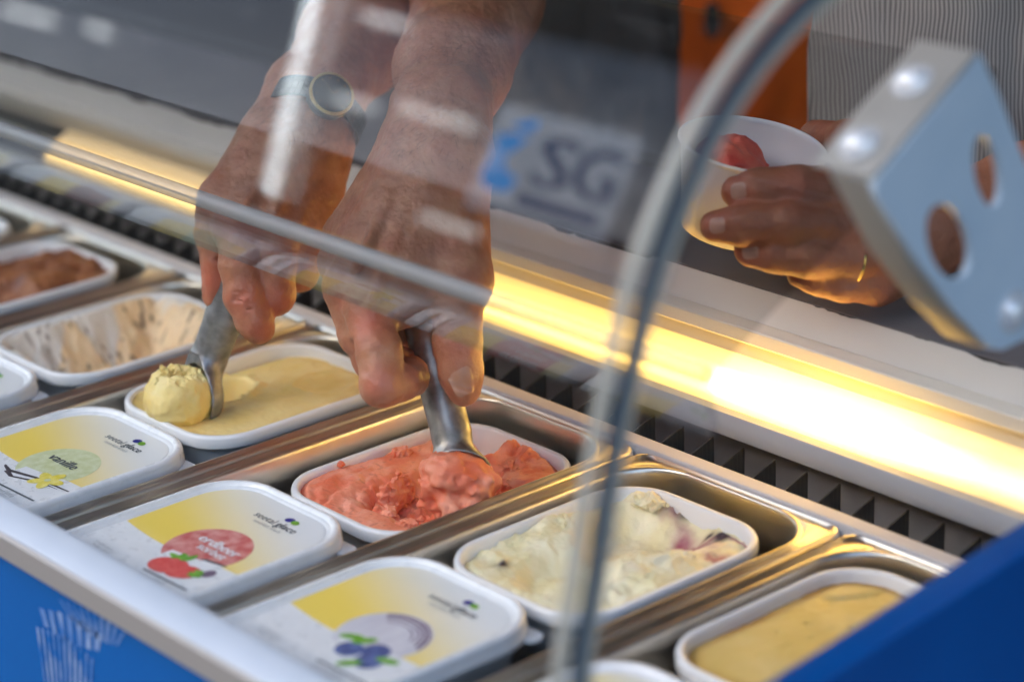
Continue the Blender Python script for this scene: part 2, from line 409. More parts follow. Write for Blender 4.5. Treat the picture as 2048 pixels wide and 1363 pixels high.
# lamp recess ledge, glowing cover, upper panel
mb = MB(); mb.prism_x([(-.0165, -.0030), (-.0175, .0010), (-.0165, .0070), (-.0140, .0115), (-.008, .0125), (.022, .0125), (.022, .0007), (-.012, .0007), (-.0125, -.003)], X0, .575); fz('lamp_ledge', mb, M_cream, auto=50)
prof = []
for k in range(11):
    a = k/10; prof.append((-.0085+.026*a**1.3-.006*math.sin(math.pi*a), .0128+.0255*a))
mb = MB(); mb.prism_x(prof+[(.0215, .0383), (.0215, .0128)], -.60, .52, nx=1); cover = fz('lamp_cover', mb, None or mat('tmp'), auto=40)
mb = MB(); mb.prism_x([(.019, .0386), (.019, .0480), (.0205, .0486), (.0205, .0496), (.0182, .0502), (.0182, .0527), (.03, .0527), (.03, .0386)], X0, .575); fz('lower_trim', mb, M_trim)
mb = MB(); mb.prism_x([(.0182, .0530), (.0070, .0536), (.0062, .0546), (.0062, .0630), (.0070, .0640), (.0182, .0648), (.03, .0648), (.03, .0530)], X0, .575); fz('upper_trim', mb, M_trim)
mb = MB(); mb.prism_x([(.0182, .0651), (.0182, .0845), (.03, .0845), (.03, .0651)], X0, .575); fz('upper_panel', mb, M_board)
# ragged top edge of the white facing against the dark board core
n = 2600; V = []; F = []
xs = np.linspace(X0, .575, n); jz = .0884-.0026*np.clip(.35+fbm(xs*16, 0*xs, 2.2, 2)*.9+.8*fbm(xs*70, 0*xs+4, 5.2, 4), 0, 1)
for i, x in enumerate(xs): V += [(x, .0180, .0843), (x, .0180, jz[i]), (x, .0192, jz[i])]
for i in range(n-1):
    a = i*3; F += [(a, a+3, a+4, a+1), (a+1, a+4, a+5, a+2)]
o = mesh('panel_top_edge', V, F, M_board, None, False); o.parent = FZ; o.matrix_parent_inverse = Matrix.Translation((0, .2, .9))
mb = MB(); mb.box((X0, .0186, .0846), (.575, .03, .0884)); fz('board_core', mb, M_chip)
mb = MB(); mb.box((X0, .0184, .0885), (.72, .165, .0895)); mb.box((X0, .0302, .060), (.72, .165, .0883)); fz('worktop', mb, M_work)
mb = MB(); mb.box((X0, .0305, -.9), (.60, .16, .0598)); fz('rear_body', mb, M_cream)
for o in FZ.children:
    if o.name in ('lamp_ledge', 'lamp_cover', 'lower_trim', 'upper_trim', 'upper_panel', 'panel_top_edge', 'board_core', 'worktop'): o.location = (0, -.022, .0124)
# blue end wall, its top edge rising towards the back
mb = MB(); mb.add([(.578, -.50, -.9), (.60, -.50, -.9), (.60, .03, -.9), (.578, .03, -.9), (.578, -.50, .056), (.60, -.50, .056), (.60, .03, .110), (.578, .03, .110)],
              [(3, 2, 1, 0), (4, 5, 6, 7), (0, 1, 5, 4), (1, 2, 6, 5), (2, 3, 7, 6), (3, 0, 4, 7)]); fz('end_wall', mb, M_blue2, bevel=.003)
# fins of the cold air grille
fin = None
for k in range(-36, 16):
    x = .147+.0277*k
    if x < X0+.02 or x > .57: continue
    if fin is None:
        mb = MB(); y0, y1 = -.0635, -.025
        mb.add([(-.0005, y0, -.06), (.0005, y0, -.06), (.0005, y1, -.06), (-.0005, y1, -.06), (-.0005, y0, -.0135), (.0005, y0, -.0135), (.0005, y1, -.002), (-.0005, y1, -.002)],
               [(3, 2, 1, 0), (4, 5, 6, 7), (0, 1, 5, 4), (1, 2, 6, 5), (2, 3, 7, 6), (3, 0, 4, 7)])
        fin = mb.build('fin', M_fin)
        o = fin
    else:
        o = bpy.data.objects.new('fin', fin.data); COL.objects.link(o)
    o.location = (x, 0, 0); o.parent = FZ; o.matrix_parent_inverse = Matrix.Translation((0, .2, .9))
# emission of the lamp cover: tubes glow through, dimmer towards their ends
m = bpy.data.materials.new('glowing_lamp_cover'); m.use_nodes = True; N = m.node_tree.nodes; Lk = m.node_tree.links
tc = N.new('ShaderNodeTexCoord'); sx = N.new('ShaderNodeSeparateXYZ'); Lk.new(tc.outputs['Object'], sx.inputs[0])
cr = N.new('ShaderNodeValToRGB'); mr = N.new('ShaderNodeMapRange'); mr.inputs[1].default_value = -.60; mr.inputs[2].default_value = .52
Lk.new(sx.outputs[0], mr.inputs[0]); Lk.new(mr.outputs[0], cr.inputs[0])
els = cr.color_ramp.elements; els[0].position = 0; els[0].color = (.05, .05, .05, 1); els[1].position = 1; els[1].color = (.12, .12, .12, 1)
for p_, v_ in ((.07, .06), (.2, .065), (.40, .09), (.50, .20), (.62, .28), (.73, .30), (.77, .6), (.83, .78), (.87, .65), (.905, .28), (.94, .12)):
    e = els.new(p_); e.color = (v_, v_, v_, 1)
zr = N.new('ShaderNodeValToRGB'); mz = N.new('ShaderNodeMapRange'); mz.inputs[1].default_value = .0128; mz.inputs[2].default_value = .0383
Lk.new(sx.outputs[2], mz.inputs[0]); Lk.new(mz.outputs[0], zr.inputs[0])
ze = zr.color_ramp.elements; ze[0].position = 0; ze[0].color = (.08, .08, .08, 1); ze[1].position = 1; ze[1].color = (.08, .08, .08, 1)
for p_, v_ in ((.18, .16), (.38, .65), (.50, 1.), (.64, .65), (.80, .16)): e = ze.new(p_); e.color = (v_, v_, v_, 1)
mu = N.new('ShaderNodeMath'); mu.operation = 'MULTIPLY'; Lk.new(cr.outputs[0], mu.inputs[0]); Lk.new(zr.outputs[0], mu.inputs[1])
ms = N.new('ShaderNodeMath'); ms.operation = 'MULTIPLY'; ms.inputs[1].default_value = 7.4; Lk.new(mu.outputs[0], ms.inputs[0])
p = N['Principled BSDF']; p.inputs['Base Color'].default_value = (.8, .72, .55, 1); p.inputs['Roughness'].default_value = .3
p.inputs['Emission Color'].default_value = (1., .565, .095, 1); Lk.new(ms.outputs[0], p.inputs['Emission Strength'])
cover.data.materials.clear(); cover.data.materials.append(m)
# printed paper cups on the blue front
M_print = mat('white_print', (.36, .50, .78), .4, col2=(.0, .17, .60), nscale=55, nlo=.35, nhi=.65)
mb = MB()
def decal(pts): mb.add([(x, -.4714, z) for x, z in pts], [list(range(len(pts)))])
def strips(P0, P1, Q0, Q1, n):
    """a fan of narrow pleats between the edges P0-P1 and Q0-Q1"""
    for k in range(n):
        a, b = k/n+.02, (k+.72)/n
        f = lambda A, B, u: (A[0]+(B[0]-A[0])*u, A[1]+(B[1]-A[1])*u)
        o_ = .004*math.sin(math.pi*(k+.5)/n)
        p0, p1, q1, q0 = f(P0, P1, a), f(P0, P1, b), f(Q0, Q1, b), f(Q0, Q1, a)
        decal([(p0[0], p0[1]+o_), (p1[0], p1[1]+o_), (q1[0], q1[1]-o_), (q0[0], q0[1]-o_)])
strips((.110, -.024), (.176, -.022), (.112, -.058), (.164, -.064), 11)
strips((.116, -.010), (.188, -.002), (.120, -.019), (.184, -.013), 7)
strips((.140, .004), (.214, .008), (.152, -.003), (.204, -.002), 10)
fz('printed_cups', mb, M_print)

# ------------------------------------------------------------------ steel pans
PITCH, PX = .178, .037
def make_pan():
    w, l = .1742, .382; y0 = -.4585; cy = y0+l/2
    oy0, oy1 = -.449, -.0845; ow = .150; ol = oy1-oy0; oc = (oy0+oy1)/2-cy
    rings = [(w-.002, l-.002, .010, -.012)]
    fx, y_f, y_r = (w-ow)/2, oy0-y0, y0+l-oy1
    for u, z in ((0, -.009), (0, -.0026), (.06, -.0008), (.14, 0), (.24, -.0006), (.32, -.0024), (.60, -.0026), (.68, -.0010), (.78, 0), (.90, -.0003), (.97, -.0015), (1., -.0035)):
        rad = .010+.028*min(1, max(0, (u-.3)/.3))
        rings.append((w-2*fx*u, l-(y_f+y_r)*u, rad, z, 0, (y_f-y_r)*u/2))
    V, F = loft(rings+[(ow-.002, ol-.002, .036, -.010, 0, oc), (ow-.010, ol-.010, .034, -.105, 0, oc), (ow-.016, ol-.016, .030, -.112, 0, oc)], capB=True, n=10)
    o = mesh('steel_pan', V, F, M_steel); fixn(o); autosmooth(o, 60)
    return o, cy
pan0, PCY = make_pan()
panlab = {0: 'steel pan holding the strawberry tub and the strawberry lid', -1: 'steel pan holding the yellow tub and the vanilla lid', -2: 'steel pan holding the speckled, nearly empty beige tub',
          -3: 'steel pan holding the chocolate brown tub', -4: 'steel pan at the far left edge holding the pale green tub', 1: 'steel pan holding the cream tub with berry swirl', 2: 'steel pan next to the blue end wall holding the caramel coloured tub'}
for k in range(-4, 3):
    o = pan0 if k == 0 else pan0.copy()
    if k: COL.objects.link(o)
    o.location = (PX+PITCH*k+PITCH/2, PCY, 0)
    tag(o, panlab[k], 'pan', 'steel pans in a row in the freezer')

# ------------------------------------------------------------------ tubs and lids
TW, TL = .1314, .168
def tub_body():
    w, l = TW, TL
    V, F = loft([(w-.034, l-.034, .020, -.085), (w-.0135, l-.0135, .031, -.0125), (w-.012, l-.012, .032, -.0095), (w-.001, l-.001, .036, -.0095), (w, l, .0365, -.0080), (w, l, .0365, -.0022), (w-.0012, l-.0012, .036, -.0005),
                 (w-.0032, l-.0032, .035, 0), (w-.0075, l-.0075, .033, 0), (w-.0092, l-.0092, .0325, -.0009), (w-.0103, l-.0103, .032, -.003), (w-.0135, l-.0135, .031, -.0125), (w-.036, l-.036, .020, -.083)], True, True, 10)
    me = bpy.data.meshes.new('tub'); me.from_pydata(V, [], F); me.materials.append(M_plastic); me.polygons.foreach_set('use_smooth', [True]*len(F)); return me
def lid_me():
    w, l = TW, TL
    V, F = loft([(w-.002, l-.002, .036, -.0105), (w+.0012, l+.0012, .037, -.0100), (w+.0016, l+.0016, .0372, -.0085), (w+.0016, l+.0016, .0372, -.0062), (w+.0006, l+.0006, .037, -.0055), (w+.0006, l+.0006, .037, -.0010), (w-.0004, l-.0004, .0366, .0012), (w-.003, l-.003, .0355, .0024),
                 (w-.0065, l-.0065, .034, .0026), (w-.0090, l-.0090, .033, .0018), (w-.0100, l-.0100, .0325, .0004), (w-.0112, l-.0112, .032, 0), (w-.0145, l-.0145, .0305, .0001), (w-.0155, l-.0155, .030, -.0008), (w-.0172, l-.0172, .0295, -.0010)], False, True, 10)
    me = bpy.data.meshes.new('lid'); me.from_pydata(V, [], F); me.materials.append(M_lid); me.polygons.foreach_set('use_smooth', [True]*len(F)); return me
TUBME, LIDME = tub_body(), lid_me()
mb = MB(); V, F = loft([(.020, .014, .006, -.0075), (.020, .014, .006, -.0062), (.018, .012, .005, -.0058)], True, True, 6); mb.add(V, F); tabo = mb.build('lid_tab', M_lid, auto=50); TABME = tabo.data; bpy.data.objects.remove(tabo)

# --- flat print for the lids (a = across, b = front to back, both 0..1)
def flatmat(name, c, rough=.32, **kw): return mat('print_'+name, c, rough, **kw)
PM = dict(white=flatmat('white', (.84, .85, .86), col2=(.80, .81, .82), nscale=90, rvar=.1), yellow=None, grey=flatmat('grey', (.10, .115, .13)), lgrey=flatmat('light_grey', (.36, .38, .40)), blue=flatmat('blue', (.03, .03, .26)), green=flatmat('green', (.20, .45, .03)),
          van=flatmat('vanilla_ball', (.62, .66, .34), col2=(.72, .76, .50), nscale=150, bump=.1), red=flatmat('strawberry_ball', (.62, .13, .12), col2=(.78, .36, .32), nscale=120), hei=flatmat('blueberry_ball', (.62, .60, .66), col2=(.72, .71, .75), nscale=60, nstretch=(3, .4, 1)),
          streak=flatmat('purple_streak', (.20, .13, .20)), pet=flatmat('petal', (.85, .70, .06), col2=(.92, .80, .22), nscale=200), bean=flatmat('vanilla_bean', (.045, .03, .035)), berry=flatmat('strawberry', (.72, .05, .045), col2=(.82, .14, .12), nscale=420), leaf=flatmat('leaf', (.12, .36, .02), col2=(.22, .5, .05), nscale=200),
          blueb=flatmat('blueberry', (.03, .05, .20), col2=(.12, .18, .42), nscale=180), choc=flatmat('chocolate_ball', (.20, .045, .03), col2=(.30, .09, .06), nscale=100), pis=flatmat('pistachio_ball', (.45, .56, .28), col2=(.55, .64, .4), nscale=100))
m = mat('print_yellow', (.80, .62, .14), .32); N = m.node_tree.nodes; Lk = m.node_tree.links
tc = N.new('ShaderNodeTexCoord'); sx = N.new('ShaderNodeSeparateXYZ'); Lk.new(tc.outputs['Object'], sx.inputs[0])
ad = N.new('ShaderNodeMath'); ad.operation = 'MULTIPLY_ADD'; ad.inputs[1].default_value = .42; Lk.new(sx.outputs[0], ad.inputs[0]); Lk.new(sx.outputs[1], ad.inputs[2])
mr = N.new('ShaderNodeMapRange'); mr.inputs[1].default_value = .105; mr.inputs[2].default_value = .192; mr.interpolation_type = 'SMOOTHSTEP'; Lk.new(ad.outputs[0], mr.inputs[0])
mx = N.new('ShaderNodeMix'); mx.data_type = 'RGBA'; mx.inputs[6].default_value = (.98, .73, .13, 1); mx.inputs[7].default_value = (.84, .85, .84, 1)
Lk.new(mr.outputs[0], mx.inputs[0]); Lk.new(mx.outputs[2], N['Principled BSDF'].inputs['Base Color']); PM['yellow'] = m
PMK = list(PM)
_dg = {}
def text_poly(txt, size, shear=0.):
    key = (txt, size, shear)
    if key in _dg: return _dg[key]
    c = bpy.data.curves.new('t', 'FONT'); c.body = txt; c.size = size; c.shear = shear; c.resolution_u = 2; c.offset = 0
    o = bpy.data.objects.new('t', c); COL.objects.link(o)
    me = bpy.data.meshes.new_from_object(o.evaluated_get(bpy.context.evaluated_depsgraph_get()))
    V = [tuple(v.co) for v in me.vertices]; F = [tuple(p.vertices) for p in me.polygons]
    bpy.data.objects.remove(o); bpy.data.curves.remove(c); bpy.data.meshes.remove(me)
    _dg[key] = (V, F); return V, F
def circ(cx, cy, rx, ry=None, n=40, rot=0., a0=0, a1=360):
    ry = rx if ry is None else ry; P = []
    full = a1-a0 >= 360
    for k in range(n if full else n+1):
        a = math.radians(a0+(a1-a0)*k/n); x, y = rx*math.cos(a), ry*math.sin(a)
        P.append((cx+x*math.cos(rot)-y*math.sin(rot), cy+x*math.sin(rot)+y*math.cos(rot)))
    return P
class Print:
    def __init__(s): s.mb = MB(); s.z = 0
    def poly(s, P, c, z): s.mb.add([(x, y, z*.00012) for x, y in P], [list(range(len(P)))], PMK.index(c))
    def text(s, txt, x, y, width, c, z, bold=0., shear=0.):
        V, F = text_poly(txt, 1., shear); xs = [v[0] for v in V]; k = width/(max(xs)-min(xs)); x0 = min(xs)
        for dx in ((0,) if not bold else (-bold, 0, bold)):
            s.mb.add([((v[0]-x0)*k+x+dx, v[1]*k+y, (z+(dx != 0)*.1+(dx > 0)*.1)*.00012) for v in V], F, PMK.index(c))
def label_mesh(kind):
    w, l = TW, TL; p = Print(); A = lambda a: a*w; B = lambda b: b*l
    ins = .0088; P = [(x+w/2, y+l/2) for x, y in rr(w-2*ins, l-2*ins, .0295, 8)]
    p.poly(P, 'white', 0)
    # yellow field clipped to the panel: lower edge sweeping in a shallow arc
    low = [(A(a), B(.462-.030*math.sin(math.pi*min(1, a/.8))+.03*max(0, (a-.5)))) for a in np.linspace(.070, .932, 24)]
    top = [q for q in P if q[1] > B(.52)]
    top.sort(key=lambda q: math.atan2(q[1]-B(.45), q[0]-A(.5)))
    p.poly(low+top, 'yellow', 1)
    cx, cy, r = A(.605), B(.525), .0285
    if kind:
        bc = dict(vanille='van', erdbeer='red', heidelbeer='hei', choco='choc', pistache='pis')[kind]
        p.poly([q for q in circ(cx, cy, r, r*.97, 48)], bc, 2)
        lowc = [(A(a), B(.462-.030*math.sin(math.pi*min(1, a/.8))+.03*max(0, (a-.5))-.004)) for a in np.linspace(.50, .93, 12)]
        p.poly(lowc+[(A(.93), B(.30)), (A(.50), B(.30))], 'white', 3)
    if kind == 'vanille':
        p.text('vanille', A(.475), B(.535), .0305, 'grey', 4, .00035)
        for a_ in range(5):
            t_ = math.radians(72*a_+15); p.poly(circ(A(.735)+.0062*math.cos(t_), B(.415)+.0062*math.sin(t_), .0072, .0040, 20, t_), 'pet', 5+.2*a_)
        p.poly(circ(A(.735), B(.415), .0022), 'van', 6.4)
        p.poly([(A(.40), B(.385)), (A(.48), B(.372)), (A(.66), B(.405)), (A(.93), B(.42)), (A(.93), B(.412)), (A(.66), B(.390)), (A(.48), B(.352)), (A(.41), B(.372))], 'bean', 4)
        p.poly([(A(.48), B(.365)), (A(.56), B(.345)), (A(.72), B(.392)), (A(.88), B(.398)), (A(.72), B(.378)), (A(.55), B(.330)), (A(.47), B(.345))], 'bean', 4.2)
    if kind == 'erdbeer':
        p.text('erdbeer', A(.485), B(.545), .0380, 'white', 4, .0004); p.text('sorbet', A(.555), B(.500), .0260, 'white', 4, .0003)
        p.poly([(A(.70), B(.455)), (A(.82), B(.475)), (A(.80), B(.415)), (A(.69), B(.40))], 'white', 4.1)
        p.poly([(A(.68), B(.452)), (A(.70), B(.470)), (A(.83), B(.488)), (A(.825), B(.478))], 'grey', 4.2)
        p.poly(circ(A(.625), B(.345), .0135, .0100, 28, .3), 'berry', 5); p.poly(circ(A(.735), B(.350), .0115, .0085, 28, .5), 'berry', 5.4)
        for q in range(5): p.poly(circ(A(.57)+.004*q*.6, B(.405)+.0012*q, .0055, .0020, 10, q*1.2), 'leaf', 6+.1*q)
        for q in range(4): p.poly(circ(A(.80), B(.365)+.0008*q, .0055, .0020, 10, q*.9), 'leaf', 6+.1*q)
        p.poly(circ(A(.835), B(.405), .0042, .0052, 16), 'streak', 4.6)
    if kind == 'heidelbeer':
        for q, (ra, rb) in enumerate(((.96, .90), (.86, .80), (.74, .70), (.60, .57))):
            P1 = circ(cx, cy, r*ra, r*ra*.95, 20, 0, 5+q*6, 135); P2 = circ(cx, cy, r*rb, r*rb*.95, 20, 0, 5+q*6, 135)
            p.poly(P1+P2[::-1], 'streak', 3.1+q*.1)
        for q, (a_, b_) in enumerate(((.60, .385), (.70, .435), (.745, .375))): p.poly(circ(A(a_), B(b_), .0085, .0082, 24), 'blueb', 5+q*.2)
        for q, (a_, b_, t_) in enumerate(((.52, .445, .5), (.59, .455, 1.0), (.70, .325, .9), (.80, .42, .3))): p.poly(circ(A(a_), B(b_), .0075, .0032, 16, t_), 'leaf', 6+q*.1)
    if kind:
        x = A(.450); p.text('seetal', x, B(.812), .0195, 'grey', 3); p.text('glace', x+.0218, B(.812), .0185, 'grey', 3, .00022)
        p.text('natürlich frisch', x+.007, B(.780), .0265, 'lgrey', 3)
        p.poly(circ(A(.625), B(.880), .0036, .0028, 20, .3), 'blue', 3); p.poly(circ(A(.670), B(.877), .0033, .0026, 20, -.3), 'green', 3.3)
        p.poly([(A(.575), B(.262)), (A(.90), B(.272)), (A(.90), B(.282)), (A(.575), B(.272))], 'grey', 3)
        for q in range(2): p.text('Produit glacé', A(.165)+.002*q, B(.268-.022*q), .0185, 'lgrey', 3)
        for q in range(3): p.text('zutaten 100 g', A(.60), B(.235-.02*q), .024-.003*q, 'lgrey', 3)
    o = p.mb.build('label', [PM[k] for k in PMK]); me = o.data; bpy.data.objects.remove(o); return me
LAB = {k: label_mesh(k) for k in ('vanille', 'erdbeer', 'heidelbeer', 'choco', 'pistache', None)}

def tub(loc, label, group, lid=False, flavour=None, rz=0., dl=None):
    e = empty('ice_cream_tub', loc, label, 'tub', group); e.rotation_euler.z = rz
    def child(name, me, off, par=e):
        o = bpy.data.objects.new(name, me); COL.objects.link(o); o.parent = par; o.location = off; return o
    child('container', TUBME, (TW/2, TL/2, 0))
    if lid:
        L = child('lid', LIDME, (TW/2, TL/2, .0012))
        child('label', LAB[flavour], (-TW/2, -TL/2, -.00085), L)
        child('lid_tab', TABME, (TW/2-.009, TL/2-.012, -.0025), L)
    return e
# rear, open tubs
YB = -.276
T = {}
rear = {0: ('open white tub of pink strawberry ice cream under the right scoop', (.061, -.266, -.012), 0), -1: ('open white tub of smooth yellow ice cream under the left scoop', (-.119, YB, .003), 0),
        -2: ('nearly empty white tub with beige speckled ice cream smears', (-.297, YB, 0), 0), -3: ('open white tub of chocolate brown ice cream', (-.476, YB+.004, .002), 0), 1: ('open white tub of cream ice cream with dark berry swirl', (.238, YB, -.002), 0),
        2: ('open white tub of smooth caramel ice cream beside the blue wall', (.412, YB+.012, -.004), 0)}
for k, (lab, loc, rz) in rear.items(): T[k] = tub(loc, lab, 'open tubs in the rear row', rz=rz)
tub((-.637, YB-.002, .0), 'closed tub with pale green lid at the far left of the rear row', 'closed tubs with printed lids', True, 'pistache')
for k, fl, lab, dx, dy in ((0, 'erdbeer', 'closed tub whose lid shows a red strawberry ice cream ball', 0, 0), (-1, 'vanille', 'closed tub whose lid shows a pale vanilla ball and yellow flower', .001, .004), (1, 'heidelbeer', 'closed tub whose lid shows a grey ball above blueberries', -.013, .004),
                           (-2, 'pistache', 'closed white lidded tub cut by the left edge of the photo', -.004, .002), (2, None, 'closed white lidded tub at the bottom edge beside the glass edge', -.008, .002), (-3, 'choco', 'closed tub with a brown chocolate ball on its lid', 0, 0), (-4, 'vanille', 'closed tub leftmost in the front row', 0, 0)):
    tub((.059+PITCH*k+dx, -.4545+dy, 0), lab, 'closed tubs with printed lids', True, fl)

# ------------------------------------------------------------------ ice cream surfaces
def icemat(name, base, col2, col3=None, rough=.52, nscale=60, bump=.5, bscale=420, sss=.25, lo=.4, hi=.62):
    return mat(name, base, rough, sss=sss, sssr=(.006, .004, .003), col2=col2, nscale=nscale, nlo=lo, nhi=hi, bump=bump, bscale=bscale, bdist=.0006, rvar=.12)
M_str = icemat('strawberry_ice', (.78, .185, .09), (.87, .33, .20), nscale=45, bump=.8)
M_yel = icemat('yellow_ice', (.84, .63, .22), (.88, .71, .32), nscale=30, bump=.45)
M_car = icemat('caramel_ice', (.66, .48, .15), (.72, .55, .22), nscale=20, bump=.4)
M_cho = icemat('chocolate_ice', (.19, .055, .018), (.34, .13, .045), nscale=40, bump=.7)
M_cre = icemat('cream_ice', (.80, .71, .42), (.86, .80, .58), nscale=35, bump=.6)
M_bai = icemat('beige_ice', (.84, .62, .36), (.86, .68, .44), nscale=30, bump=.6)
def attr_mix(m, rules):
    """mix extra pigments into a material by vertex attribute: [(attr, colour)]"""
    N = m.node_tree.nodes; Lk = m.node_tree.links; p = N['Principled BSDF']
    src = p.inputs['Base Color'].links[0].from_socket
    for a, c in rules:
        at_ = N.new('ShaderNodeAttribute'); at_.attribute_name = a
        x = N.new('ShaderNodeMix'); x.data_type = 'RGBA'; x.inputs[7].default_value = (*c, 1)
        Lk.new(at_.outputs['Fac'], x.inputs[0]); Lk.new(src, x.inputs[6]); src = x.outputs[2]
    Lk.new(src, p.inputs['Base Color'])
def ss(a, b, x): t = np.clip((x-a)/(b-a), 0, 1); return t*t*(3-2*t)
def G(x, y, cx, cy, sx_, sy_=None, rot=0.):
    sy_ = sx_ if sy_ is None else sy_; c, s_ = math.cos(rot), math.sin(rot)
    u = ((x-cx)*c+(y-cy)*s_)/sx_; v = (-(x-cx)*s_+(y-cy)*c)/sy_; return np.exp(-.5*(u*u+v*v))
def icesurf(name, k, fn, m, h=.0008, attrs=None, label='', extra=None, loc=None):
    w, l = TW-.0105, TL-.0105
    nx, ny = int(w/h)+1, int(l/h)+1
    x = np.linspace(0, w, nx)[:, None]+np.zeros((1, ny)); y = np.linspace(0, l, ny)[None, :]+np.zeros((nx, 1))
    r = .031; qx = np.abs(x-w/2)-(w/2-r); qy = np.abs(y-l/2)-(l/2-r)
    d = np.sqrt(np.maximum(qx, 0)**2+np.maximum(qy, 0)**2)+np.minimum(np.maximum(qx, qy), 0)-r   # <0 inside
    z = fn(x+.005, y+.005, -d)
    # follow the taper of the tub wall so that the border stays inside the plastic
    tap = np.clip(1-(-z-.003)*.17/(w/2)*1.0, .7, 1.02)
    X = (x-w/2)*tap+TW/2; Y = (y-l/2)*(1-(1-tap)*w/l)+TL/2
    keep = d < .0012
    idx = -np.ones(keep.shape, int)
    cell = keep[:-1, :-1] & keep[1:, :-1] & keep[:-1, 1:] & keep[1:, 1:]
    used = np.zeros(keep.shape, bool)
    for a in (0, 1):
        for b in (0, 1): used[a:nx-1+a, b:ny-1+b] |= cell
    idx[used] = np.arange(used.sum())
    V = np.stack([X[used], Y[used], z[used]], 1)
    i, j = np.nonzero(cell)
    F = np.stack([idx[i, j], idx[i+1, j], idx[i+1, j+1], idx[i, j+1]], 1)
    if extra is not None:
        for eV, eF in extra: F = np.concatenate([F, np.asarray(eF)+len(V)]); V = np.concatenate([V, eV])
    o = nmesh('ice_cream', V, F, m)
    o.location = loc if loc is not None else T[k].location
    if attrs:
        for an, af in attrs.items():
            at_ = o.data.attributes.new(an, 'FLOAT', 'POINT'); val = np.zeros(len(V), np.float32); q = af(x+.005, y+.005, -d, z)[used]; val[:len(q)] = q
            at_.data.foreach_set('value', val)
    tag(o, label, 'ice cream', 'ice cream filling the open tubs')
    return o
def lump(c, r, seed, amp=.35, sq=(1, 1, 1), h=None, freq=1.6, rough=.12):
    """an irregular broken piece: quad surface of a noisy blob"""
    rm = max(r*q for q in sq)*1.6; h = h or r/11
    s = SDF(np.array(c)-rm, np.array(c)+rm, h)
    X = (s.lo[0]+h*np.arange(s.n[0]))[:, None, None]-c[0]; Y = (s.lo[1]+h*np.arange(s.n[1]))[None, :, None]-c[1]; Z = (s.lo[2]+h*np.arange(s.n[2]))[None, None, :]-c[2]
    q = np.sqrt((X/sq[0])**2+(Y/sq[1])**2+(Z/sq[2])**2)-r
    q = q+r*amp*fbm(X/r*freq+seed*3.7, Y/r*freq+seed, Z/r*freq, 3)-r*rough*ridge(X/r*3.4+seed, Y/r*3.4, Z/r*3.4+seed, 3)*.6
    s.a[:] = q
    return s.surf()

# strawberry (the broken chunk CH sits in the bowl of the scoop)
CHX, CHY, CHZ = [a-b for a, b in zip((0.1754, -0.1991, 0.0021), T[0].location)]
def f_str(x, y, e):
    z = -.0050+.0014*fbm(x*45, y*30, 1.3)+.0004*ridge(x*120, y*60, 2.2, 3)
    z += .0030*G(x, y, .014, .050, .02, .03)
    z += .0009*np.sin((y*.55+x)*430+4*fbm(x*40, y*40, 4.))*ss(.008, .03, x)*ss(.075, .05, x)*ss(.10, .06, y)
    holl = ss(.040, .066, x+.007*fbm(x*55, y*55, 7.7))*ss(.026, .046, y+.005*fbm(x*60, y*60, 3.7))*ss(.132, .104, y+.010*fbm(x*50, y*50, 9.))
    z -= .020*holl*(1+.25*fbm(x*70, y*70, 5.5))
    z -= .010*G(x, y, .098, .052, .014, .014)
    bh = ss(.0275, .0215, np.sqrt((x-.040)**2+((y-.140)/1.05)**2)); z -= .017*bh
    z += .0055*np.exp(-((np.sqrt((x-.040)**2+((y-.140)/1.05)**2)-.0290)/.0036)**2)*ss(-.01, .02, x-.035)*(1+.5*fbm(x*90, y*90, 2))
    z += .005*G(x, y, .080, .150, .014, .012)*(1+.8*fbm(x*130, y*130, 8.))
    z += .0038*ridge(x*70, y*70, 6.1, 5)*holl*.7+.0010*ridge(x*230, y*230, 1.1, 3)*holl
    z -= .0035*ss(.010, .0, e)*ss(.4, 1, np.abs(fbm(x*14, y*14, 11.)))+.0020*ss(.006, .001, e)
    z += .0003*fbm(x*380, y*380, 3.3, 2)+.0009*ridge(x*190+2*fbm(x*60, y*60, 1.), y*190, 4.4, 4)*np.maximum(holl, bh*.3)
    return np.maximum(z, -.046)
ex = []
for c, r, sd_, sq, am, rg in (((CHX, CHY, CHZ), .0222, 1, (1.12, 1.0, .92), .26, .13), ((.058, .060, -.009), .0088, 2, (.6, 1.35, 1.35), .35, .12), ((.018, .096, -.003), .0046, 3, (1, 1.5, 1), .4, .2), ((.100, .032, -.009), .0060, 4, (1, 1.9, .5), .4, .15), ((.088, .134, -.008), .0065, 5, (1, 1.3, .9), .4, .25),
                     ((.098, .120, -.010), .0055, 6, (1.2, 1, .8), .4, .25), ((.070, .040, -.014), .0070, 7, (1.2, 1.2, .8), .4, .2), ((.102, .146, -.008), .005, 8, (1.2, 1.4, .7), .4, .2), ((.010, .052, .0004), .0024, 10, (1, 1, .8), .4, .2), ((.112, .10, -.011), .0065, 12, (.9, 1.6, .7), .4, .2)):
    ex.append(lump(c, r, sd_, am, sq, freq=1.7, rough=rg))
icesurf('s', 0, f_str, M_str, .00075, label='pink strawberry ice cream, hollowed and broken up under the scoop', extra=ex, attrs={'seed': lambda x, y, e, z: (ss(.72, .84, vn3(x*330, y*330, 5.))*.35).astype(np.float32), 'pale': lambda x, y, e, z: (ss(.2, .9, fbm(x*60, y*40, 15., 4))*.55).astype(np.float32)})
attr_mix(M_str, [('pale', (.90, .42, .30)), ('seed', (.22, .03, .02))])
